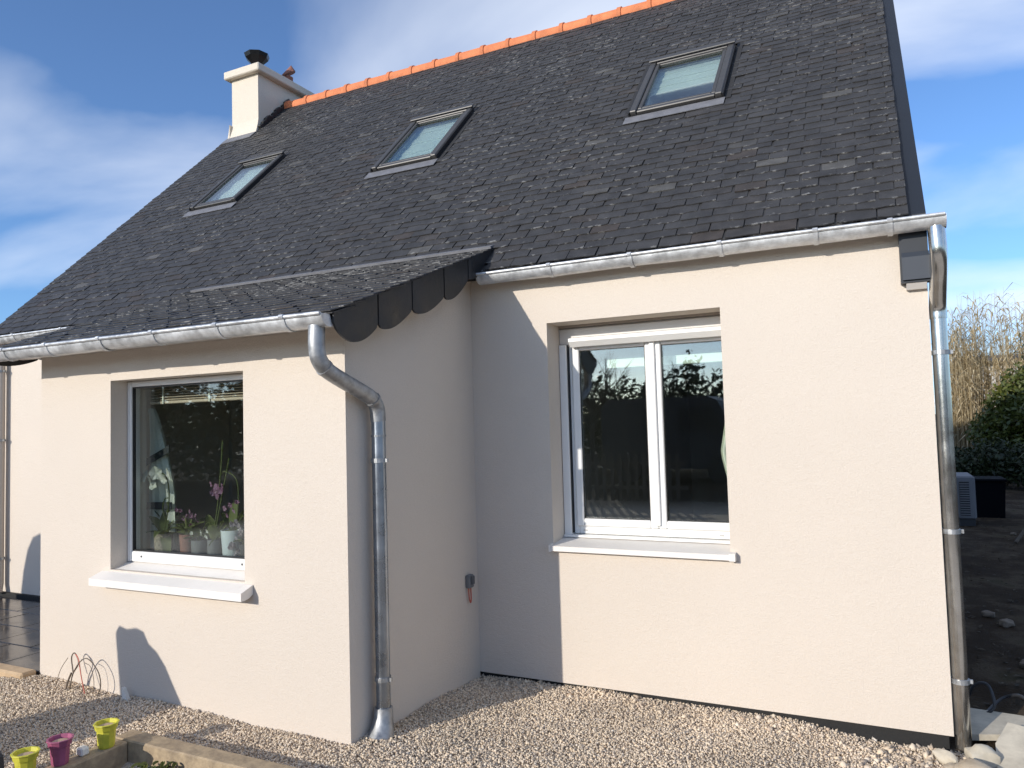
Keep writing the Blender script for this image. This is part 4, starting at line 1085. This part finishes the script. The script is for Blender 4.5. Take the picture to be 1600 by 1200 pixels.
# ------------------------------------------------------------------ gravel chips
oct_v = np.array([(1, 0, 0), (0, 1, 0), (-1, 0, 0), (0, -1, 0), (0, 0, 1), (0, 0, -1)], float)
oct_f = np.array([(0, 1, 4), (1, 2, 4), (2, 3, 4), (3, 0, 4), (1, 0, 5), (2, 1, 5), (3, 2, 5), (0, 3, 5)])
def scatter(n, box, sz0, sz1):
    x = rng.uniform(box[0], box[1], n); y = rng.uniform(box[2], box[3], n)
    ok = ~((x > -BL - .004) & (x < 0.004) & (y > -D - .004)) & ~((x > PX0 - .01) & (x < PX1 + .01) & (y < PY1 + .008) & (y > PY0))
    ok &= ~((x < -BL) & (y > -1.405))
    ok &= (y < 0.03)
    ok &= ~((x > -.01) & (np.hypot(x - .063, y + 1.125) < .05))
    x, y = x[ok], y[ok]; return x, y, rng.uniform(sz0, sz1, len(x))
parts = [scatter(205000, (-3.3, 2.82, -2.25, 0.03), .0040, .0082), scatter(5000, (-3.4, 2.82, -3.3, -2.3), .011, .02), scatter(260, (0.2, 2.8, -.20, 0.02), .008, .018), scatter(130, (2.1, 2.85, -.5, 0.02), .010, .026)]
X = np.concatenate([q[0] for q in parts]); Yv = np.concatenate([q[1] for q in parts]); S = np.concatenate([q[2] for q in parts])
Zv = gz_raw(X, Yv) + rng.uniform(-.0065, .003, len(X)) + .3 * S
N = len(X)
q4 = rng.normal(size=(N, 4)); q4 /= np.linalg.norm(q4, axis=1, keepdims=True)
w_, a_, b_, c_ = q4.T
Rm = np.empty((N, 3, 3))
Rm[:, 0, 0] = 1 - 2 * (b_ ** 2 + c_ ** 2); Rm[:, 0, 1] = 2 * (a_ * b_ - c_ * w_); Rm[:, 0, 2] = 2 * (a_ * c_ + b_ * w_)
Rm[:, 1, 0] = 2 * (a_ * b_ + c_ * w_); Rm[:, 1, 1] = 1 - 2 * (a_ ** 2 + c_ ** 2); Rm[:, 1, 2] = 2 * (b_ * c_ - a_ * w_)
Rm[:, 2, 0] = 2 * (a_ * c_ - b_ * w_); Rm[:, 2, 1] = 2 * (b_ * c_ + a_ * w_); Rm[:, 2, 2] = 1 - 2 * (a_ ** 2 + b_ ** 2)
sc3 = rng.uniform(.55, 1.25, (N, 1, 3)) * S[:, None, None]
base = oct_v[None] * (1 + rng.uniform(-.25, .25, (N, 6, 1))) + rng.uniform(-.22, .22, (N, 6, 3))
V = np.einsum('nij,nkj->nki', Rm, base * sc3) + np.stack([X, Yv, Zv], 1)[:, None, :]
F3 = (oct_f[None] + (np.arange(N) * 6)[:, None, None]).reshape(-1, 3)
me = raw_mesh('gravel', V.reshape(-1, 3), F3=F3)
gv = link('gravel', me, 'gravel'); tag(gv, 'pale tan gravel chips spread in front of the house', 'gravel', kind='stuff')

# ------------------------------------------------------------------ stones by the gable corner
def rock(name, c, s, m, label, seed, rot=0.0, tilt=0.0, cat='stone'):
    r_ = np.random.default_rng(seed)
    import bmesh
    bm = bmesh.new(); bmesh.ops.create_icosphere(bm, subdivisions=3, radius=1)
    ph = r_.uniform(0, 6, 6)
    for v in bm.verts:
        p = v.co
        k = 1 + .13 * math.sin(p.x * 3 + ph[0]) * math.sin(p.y * 3.4 + ph[1]) + .08 * math.sin(p.z * 5 + ph[2] + p.x * 4) + .04 * math.sin(p.y * 9 + ph[3])
        q = Vector((math.copysign(abs(p.x) ** .8, p.x), math.copysign(abs(p.y) ** .8, p.y), math.copysign(abs(p.z) ** .7, p.z))) * k
        v.co = Vector((q.x * s[0], q.y * s[1], q.z * s[2]))
    bm.transform(Matrix.Translation(c) @ Matrix.Rotation(rot, 4, 'Z') @ Matrix.Rotation(tilt, 4, 'X'))
    me = bpy.data.meshes.new(name); bm.to_mesh(me); bm.free()
    o = link(name, me, m, None, True); tag(o, label, cat); return o
rock('rubble_stone', (2.665, -.30, -.035), (.085, .055, .045), 'stone', 'rounded tan stone at the foot of the gable downpipe', 3, -.5, .2)
rock('rubble_stone', (2.705, -.13, -.03), (.07, .05, .05), 'flag', 'pale lumpy stone between the tan stone and the grey flagstone', 5, .3)
rock('rubble_stone', (2.56, -.12, -.06), (.06, .03, .03), 'flag', 'flat pale stone under the house corner', 8, -.7, .3)
rock('rubble_stone', (2.575, -.25, -.05), (.035, .022, .02), 'stone', 'small tan chip in front of the flat pale stone', 9, .4)
def flagstone(poly, z, th, m, label, tilt):
    b = MB().prism(poly, -th, 0, 'z'); cx = sum(p[0] for p in poly) / len(poly); cy = sum(p[1] for p in poly) / len(poly)
    b.v = [tuple(Vector((cx, cy, z)) + Matrix.Rotation(tilt[0], 3, 'X') @ Matrix.Rotation(tilt[1], 3, 'Y') @ Vector((p[0] - cx, p[1] - cy, p[2]))) for p in b.v]
    o = b.build('flagstone', m); tag(o, label, 'flagstone', 'flagstones by the gable corner'); return o
flagstone([(2.755, -.21), (2.87, -.25), (2.93, -.05), (2.92, .10), (2.84, .13), (2.77, -.02)], .0, .035, 'flag', 'sunlit grey flagstone with a slanting edge', (.34, -.10))
flagstone([(2.68, .10), (2.85, .16), (3.02, .14), (3.04, .42), (2.70, .45)], -.01, .03, 'flag', 'flagstone lying in the shade behind the gable downpipe', (.03, .0))
flagstone([(2.95, -.02), (3.2, -.08), (3.25, .3), (2.97, .35)], -.02, .035, 'stone', 'tan flagstone at the picture edge beside the sunlit one', (.05, .03))
ho = MB().tube(smooth_path([(2.70, .55, -.02), (2.74, .50, .10), (2.80, .46, .12), (2.82, .42, .03), (2.78, .44, -.02), (2.88, .60, .02), (2.96, .52, .06), (3.0, .45, -.02)], 8), .008, 8).build('drain_hose', 'darkpl', None, True); tag(ho, 'dark hose curling on the soil behind the gable downpipe', 'hose')
for k in range(9):
    x_, y_ = random.uniform(3.0, 4.6), random.uniform(1.2, 7.5)
    s_ = random.uniform(.02, .05)
    rock('soil_stone', (x_, y_, gz(x_, y_) + s_ * .3), (s_ * 1.3, s_, s_ * .7), 'soilstone', 'small brownish stone lying loose on the shaded soil beside the house', 30 + k, random.random() * 3)['group'] = 'stones on the shaded soil'

# ------------------------------------------------------------------ garden beyond the gable
def leaf_cloud(name, blobs, n, ml, size, parent=None, aspect=.45):
    """many small bent leaves spread through ellipsoids"""
    w = np.array([bb[3] * bb[4] * bb[5] for bb in blobs]); w = w / w.sum()
    k = rng.choice(len(blobs), n, p=w); B = np.array(blobs)[k]
    d = rng.normal(size=(n, 3)); d /= np.linalg.norm(d, axis=1, keepdims=True)
    rad = rng.uniform(0, 1, (n, 1)) ** .42
    c = B[:, :3] + d * rad * B[:, 3:6] * rng.uniform(.85, 1.12, (n, 1))
    nr = d + rng.normal(size=(n, 3)) * .8; nr /= np.linalg.norm(nr, axis=1, keepdims=True)
    t = np.cross(nr, rng.normal(size=(n, 3))); t /= np.linalg.norm(t, axis=1, keepdims=True)
    s = np.cross(nr, t); L = size * rng.uniform(.6, 1.35, (n, 1)); Wd = L * aspect
    V = np.stack([c - t * L * .5, c + s * Wd * .5 + nr * L * .06, c + t * L * .5, c - s * Wd * .5 + nr * L * .06], 1).reshape(-1, 3)
    F = np.arange(n * 4).reshape(-1, 4)
    return link(name, raw_mesh(name, V, F4=F), ml, parent)

def shrub(name, blobs, n, ml, size, label, base, cat='shrub', group=None, trunk_r=.03, tr_n=6):
    root = empty(name, (base[0], base[1], 0), label, cat, group)
    leaf_cloud('foliage', blobs, n, ml, size, root)
    b = MB(); r_ = random.Random(n)
    for k in range(tr_n):
        bb = blobs[k % len(blobs)]
        b.tube(smooth_path([(base[0] + r_.uniform(-.1, .1), base[1] + r_.uniform(-.1, .1), -.05), ((base[0] + bb[0]) / 2 + r_.uniform(-.1, .1), (base[1] + bb[1]) / 2, bb[2] * .5), (bb[0], bb[1], bb[2] + bb[5] * .5)], 4), [trunk_r * (1 - .08 * i) for i in range(9)], 6)
    b.build('branches', 'bark', root)
    return root

def reed_clump(c, n, h, spread, label, ml='reed', leafn=5, lsize=.30, lean=.25):
    root = empty('reed_clump', (c[0], c[1], 0), label, 'reeds', 'tall reeds beyond the gable')
    V = []; F = []; LV = []; LF = []
    for k in range(n):
        a = rng.uniform(0, 6.28); q = rng.uniform(0, 1) ** .6 * spread
        bx, by = c[0] + q * math.cos(a), c[1] + q * math.sin(a)
        hh = h * rng.uniform(.62, 1.06); la = rng.uniform(0, 6.28); ll = lean * rng.uniform(.1, 1) * hh * .4
        P = [Vector((bx + ll * t * t * math.cos(la), by + ll * t * t * math.sin(la), hh * t)) for t in (0, .35, .7, 1)]
        o = len(V); r0 = .009
        for i, p in enumerate(P):
            r = r0 * (1 - .75 * i / 3)
            for j in range(3): V.append((p.x + r * math.cos(j * 2.094), p.y + r * math.sin(j * 2.094), p.z))
        for i in range(3):
            for j in range(3):
                F.append((o + i * 3 + j, o + i * 3 + (j + 1) % 3, o + i * 3 + 3 + (j + 1) % 3, o + i * 3 + 3 + j))
        for m_ in range(leafn):
            t = rng.uniform(.3, 1.0); i = min(2, int(t * 3)); p = P[i].lerp(P[i + 1], t * 3 - i)
            az = rng.uniform(0, 6.28); L = lsize * rng.uniform(.5, 1.3); d = Vector((math.cos(az), math.sin(az), 0)); sd_ = Vector((-d.y, d.x, 0)); wd = .012 * rng.uniform(.7, 1.6)
            up = rng.uniform(.2, .9); o2 = len(LV)
            p1 = p + d * L * .45 + Vector((0, 0, L * up * .6)); p2 = p + d * L + Vector((0, 0, L * (up * .6 - .35 * rng.uniform(0, 1.6))))
            LV += [p - sd_ * wd * .4, p + sd_ * wd * .4, p1 - sd_ * wd, p1 + sd_ * wd, p2]
            LF += [(o2, o2 + 1, o2 + 3, o2 + 2), (o2 + 2, o2 + 3, o2 + 4, o2 + 4)]
    me = bpy.data.meshes.new('canes'); me.from_pydata(V, [], F); me.update(); link('canes', me, ml, root)
    LF = [f if f[2] != f[3] else f[:3] for f in LF]
    me = bpy.data.meshes.new('blades'); me.from_pydata([tuple(p) for p in LV], [], LF); me.update(); link('blades', me, ml, root)
    return root
reed_clump((4.22, 17.0), 290, 3.95, .48, 'dense tan reed clump right beside the downpipe', lsize=.42)
reed_clump((4.80, 17.6), 130, 4.35, .55, 'thinner tan reed clump behind the green shrub', lsize=.42)
reed_clump((5.45, 16.9), 170, 4.1, .55, 'tan reed clump at the picture edge', leafn=6, lsize=.42)
reed_clump((6.6, 17.2), 110, 4.1, .6, 'tan reed clump past the picture edge, behind the hedge', lsize=.42)
reed_clump((4.36, 8.2), 16, 2.75, .10, 'green leafy bamboo in front of the reeds', ml='bamboo', leafn=14, lsize=.24)
shrub('evergreen_shrub', [(4.85, 15.4, 1.45, .5, .6, .62), (5.15, 15.2, 1.85, .5, .55, .70), (4.55, 15.6, 1.05, .45, .5, .5), (5.45, 15.5, 1.4, .55, .6, .8), (5.0, 15.5, .7, .7, .6, .6)], 11000, 'leaf', .12, 'glossy green evergreen shrub in front of the reeds', (5.0, 15.5))
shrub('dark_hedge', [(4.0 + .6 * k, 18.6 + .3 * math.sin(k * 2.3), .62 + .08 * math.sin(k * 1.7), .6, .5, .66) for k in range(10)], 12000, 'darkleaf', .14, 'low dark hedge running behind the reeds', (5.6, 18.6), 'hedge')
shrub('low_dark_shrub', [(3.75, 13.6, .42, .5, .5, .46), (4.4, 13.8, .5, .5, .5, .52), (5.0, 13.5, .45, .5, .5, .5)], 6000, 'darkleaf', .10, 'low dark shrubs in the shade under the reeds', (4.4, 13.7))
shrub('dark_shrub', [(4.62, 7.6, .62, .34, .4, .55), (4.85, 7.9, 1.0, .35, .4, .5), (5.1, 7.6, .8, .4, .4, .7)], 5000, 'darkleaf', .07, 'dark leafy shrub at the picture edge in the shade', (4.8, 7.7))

# dead leaves and clods on the shaded soil
nl = 2400
lx = rng.uniform(2.68, 6.2, nl); ly = .25 + rng.uniform(0, 1, nl) ** 1.6 * 14; lz = gz_raw(lx, ly) + rng.uniform(-.006, .012, nl)
ang = rng.uniform(0, 6.28, nl); ls = rng.uniform(.010, .032, nl)
tx = np.stack([np.cos(ang), np.sin(ang), rng.uniform(-.35, .35, nl)], 1); ty = np.stack([-np.sin(ang), np.cos(ang), rng.uniform(-.35, .35, nl)], 1)
cc = np.stack([lx, ly, lz], 1)
LVv = np.stack([cc - tx * ls[:, None], cc + ty * ls[:, None] * .5 + [0, 0, .004], cc + tx * ls[:, None], cc - ty * ls[:, None] * .5 + [0, 0, .004]], 1).reshape(-1, 3)
lt = link('leaf_litter', raw_mesh('leaf_litter', LVv, F4=np.arange(nl * 4).reshape(-1, 4)), leaf_mat('dead_leaf', (0.022, 0.016, 0.010), (0.085, 0.065, 0.042), .1, .9))
tag(lt, 'dead leaves strewn over the shaded soil beside the house', 'litter', kind='stuff')

# heat pump unit, seen edge-on
ac = empty('heat_pump', (3.40, 8.0, 0), 'pale grey heat pump unit standing behind the house corner', 'heat pump')
MB().box(3.25, 3.475, 7.72, 8.5, .09, .675, .02).build('casing', 'acwhite', ac)
b = MB().box(3.285, 3.40, 7.708, 7.7195, .14, .60); b.build('grille_back', 'seal', ac)
for k in range(14): MB().box(3.285, 3.40, 7.700, 7.7075, .150 + k * .032, .164 + k * .032).build('slat', 'acwhite', ac)
for y_ in (7.8, 8.4): MB().box(3.27, 3.46, y_ - .04, y_ + .04, -.02, .0895).build('foot', 'darkpl', ac)
bn = empty('storage_bin', (3.78, 9.0, 0), 'dark lidded bin in the shade behind the heat pump', 'bin')
MB().prism([(3.55, -.02), (3.92, -.02), (3.95, .52), (3.52, .52)], 8.75, 9.3, 'y').build('tub', mat('bin_blue_black', (0.005, 0.0055, 0.008), .9, spec=.1), bn)
MB().box(3.50, 3.97, 8.72, 9.33, .5205, .56, .01).build('lid', mat('bin_lid', (0.006, 0.0065, 0.009), .9, spec=.1), bn)
st = MB().tube([(3.70, 6.2, .02), (4.05, 7.2, .22)], .018, 7).build('fallen_branch', 'bark'); tag(st, 'dark stick leaning on the shaded soil near the bin', 'branch')

# far white house
fh = empty('far_house', (7.5, 27, 0), 'white house far behind the reeds', 'house')
MB().box(5.0, 9, 25, 30, -.1, 3.1).build('wall', 'farwall', fh)
MB().prism([(24.8, 3.101), (24.8, 3.2), (27.5, 3.55), (30.2, 3.2), (30.2, 3.101)], 4.9, 9.1).build('roof', 'darkslate', fh)
for wx in (6.6, 8.2): 
    w_o = MB().box(wx - .4, wx + .4, 24.96, 24.999, 1.2, 2.4).build('window', 'seal', fh)

# ------------------------------------------------------------------ garden in front of the house, partly added, mostly seen as reflections and shadows
def topiary(name, c, prof, label, n, ml='darkleaf'):
    root = empty(name, (c[0], c[1], 0), label, 'shrub', 'garden shrubs in front of the house')
    blobs = [(c[0] + dx, c[1] + dy, z, r, r, rz) for dx, dy, z, r, rz in prof]
    leaf_cloud('foliage', blobs, n, ml, .07, root, .6)
    MB().tube([(c[0], c[1], -.05), (c[0], c[1], prof[-1][2])], [.04, .02], 7).build('stem', 'bark', root)
    return root
# covered shapes out of view, added to cast the shadows on both walls
def shadowing(name, outline, c, depth, label):
    """added shadow caster: outline in (x, z) swelling softly along its depth"""
    root_vs = []; fs = []; n = len(outline); ks = 9
    for k in range(ks):
        t = k / (ks - 1) * 2 - 1; q = math.sqrt(max(0.0, 1 - t * t)) ** .5 if abs(t) < 1 else 0.0
        sc = .55 + .45 * q
        for (ox, oz) in outline: root_vs.append((c[0] + ox * sc + t * depth * .424, c[1] + t * depth, c[2] + oz * (.8 + .2 * q)))
    for k in range(ks - 1):
        for i in range(n): fs.append((k * n + i, k * n + (i + 1) % n, (k + 1) * n + (i + 1) % n, (k + 1) * n + i))
    fs += [tuple(range(n))[::-1], tuple(range((ks - 1) * n, ks * n))]
    o = MB().add(root_vs, fs).build(name, 'greypl', None, True); tag(o, label, 'cover'); return o  # these covers are added shadow casters
bb_ = 1.55          # metres in front of the bay wall
def cast(px, pz): return (px - .424 * bb_, pz + .36 * bb_)
sil = [(-1.665, .0), (-1.70, .30), (-1.712, .40), (-1.69, .43), (-1.62, .415), (-1.54, .43), (-1.475, .415), (-1.43, .35), (-1.36, .31), (-1.29, .24), (-1.23, .15), (-1.16, .05), (-1.10, -.06)]
sil = [cast(*q) for q in sil]
cx_ = -1.43 - .424 * bb_
base_z = .03
out_ = [(x_ - cx_, z_ - base_z) for x_, z_ in sil] + [(-1.06 - .424 * bb_ - cx_, 0.0), (-1.64 - .424 * bb_ - cx_, 0.0)]
shadowing('bay_shadow_caster', out_, (cx_, -D - bb_, base_z), .22, 'grey covered shape added out of view to shade the foot of the bay wall')
bb_ = 2.6  # second added shape, outlined from the shadow on the recessed wall
sil = [cast(*q) for q in [(-4.83, .12), (-4.80, .30), (-4.74, .50), (-4.66, .62), (-4.55, .66), (-4.40, .62), (-4.28, .45), (-4.22, .1)]]
cx_ = -4.55 - .424 * bb_
out_ = [(x_ - cx_, z_) for x_, z_ in sil] + [(.32, 0.0), (-.30, 0.0)]
shadowing('wall_shadow_caster', out_, (cx_, -bb_, 0.02), .2, 'grey covered shape added out of view to shade the wall above the terrace')
def bare_tree(c, h, seed, label):
    root = empty('bare_tree', (c[0], c[1], 0), label, 'tree', 'bare trees across the garden')
    r_ = random.Random(seed); b = MB(); tw = MB()
    def grow(p, d, L, r, lev):
        q = p + d * L
        m_ = p.lerp(q, .5) + Vector((r_.uniform(-.05, .05), r_.uniform(-.05, .05), 0)) * L
        (b if lev < 2 else tw).tube([p, m_, q], [r, r * .85, r * .7], 6 if lev < 2 else 4, False)
        if lev >= 5: return
        for k in range(3 if lev else 4):
            dd = (d + Vector((r_.uniform(-1, 1), r_.uniform(-1, 1), r_.uniform(-.2, .7))) * .75).normalized()
            grow(p.lerp(q, r_.uniform(.55, 1)), dd, L * r_.uniform(.6, .8), r * .55, lev + 1)
    grow(Vector((c[0], c[1], -.1)), Vector((0, 0, 1)), h * .32, h * .022, 0)
    b.build('trunk', 'bark', root); tw.build('crown', 'bark', root)
bare_tree((-5.6, -17), 4.6, 3, 'bare tree across the garden, nearest the added tall hedge')
bare_tree((-3.6, -18), 4.2, 5, 'bare tree across the garden beside the added dark van')
def hedge(name, pts, h, depth, n, label):  # unseen hedges, added for what the panes reflect
    root = empty(name, (pts[0][0], pts[0][1], 0), label, 'hedge', 'added hedges around the garden')
    blobs = []
    for (x0, y0), (x1, y1) in zip(pts[:-1], pts[1:]):
        L = math.hypot(x1 - x0, y1 - y0); k = max(1, int(L / 1.0))
        for i in range(k):
            t = i / k; hh = h * random.uniform(.85, 1.12)
            blobs.append((x0 + (x1 - x0) * t, y0 + (y1 - y0) * t, hh * .5, .8, depth, hh * .55))
    leaf_cloud('foliage', blobs, n, 'darkleaf', .22, root, .6)
    b = MB()
    for q in blobs[::2]: b.tube([(q[0], q[1], -.1), (q[0], q[1], q[2])], [.06, .03], 5)
    b.build('stems', 'bark', root)
hedge('reflection_hedge', [(-30, -6), (-24, -13), (-14, -18), (-7.5, -19.5)], 3.6, .9, 44000, 'tall dark hedge added across the garden for reflections')
hedge('reflection_hedge', [(-7.5, -19.5), (0, -20), (12, -19), (22, -14)], 3.1, .9, 34000, 'lower dark hedge added behind the van for reflections')
hedge('reflection_hedge', [(-30, -6), (-30, 3), (-28, 10)], 3.4, .9, 9000, 'dark hedge added along the lawn side for reflections')
# invented dark van, out of view, put there to reflect in the glass
van = empty('reflection_van', (-2.6, -14.4, 0), 'dark van added across the garden for its reflection in the glass', 'van')
MB().prism([(-4.1, .35), (-.4, .35), (-.4, 1.05), (-.75, 1.2), (-1.15, 2.0), (-1.4, 2.12), (-3.9, 2.12), (-4.1, 1.9)], -15.3, -13.6, 'y').build('reflection_van_body', 'darkpl', van)
for x_ in (-3.4, -1.1):
    for y_ in (-15.25, -13.65):
        MB().tube([(x_, y_ - .1, .33), (x_, y_ + .1, .33)], .33, 18).build('reflection_van_wheel', 'seal', van, True)
MB().prism([(-2.1, 1.25), (-1.0, 1.25), (-1.28, 1.85), (-2.1, 1.85)], -13.597, -13.59, 'y').build('reflection_van_window', 'seal', van)
fc = empty('picket_fence', (-3.2, -9.2, 0), 'dark picket fence across the garden', 'fence')
for k in range(34): MB().box(-6.4 + k * .16, -6.4 + k * .16 + .07, -9.22, -9.2, .03, .92 + .02 * (k % 2)).build('picket', 'fence', fc)
for z in (.25, .7): MB().box(-6.5, -.9, -9.24, -9.221, z, z + .07).build('rail', 'fence', fc)
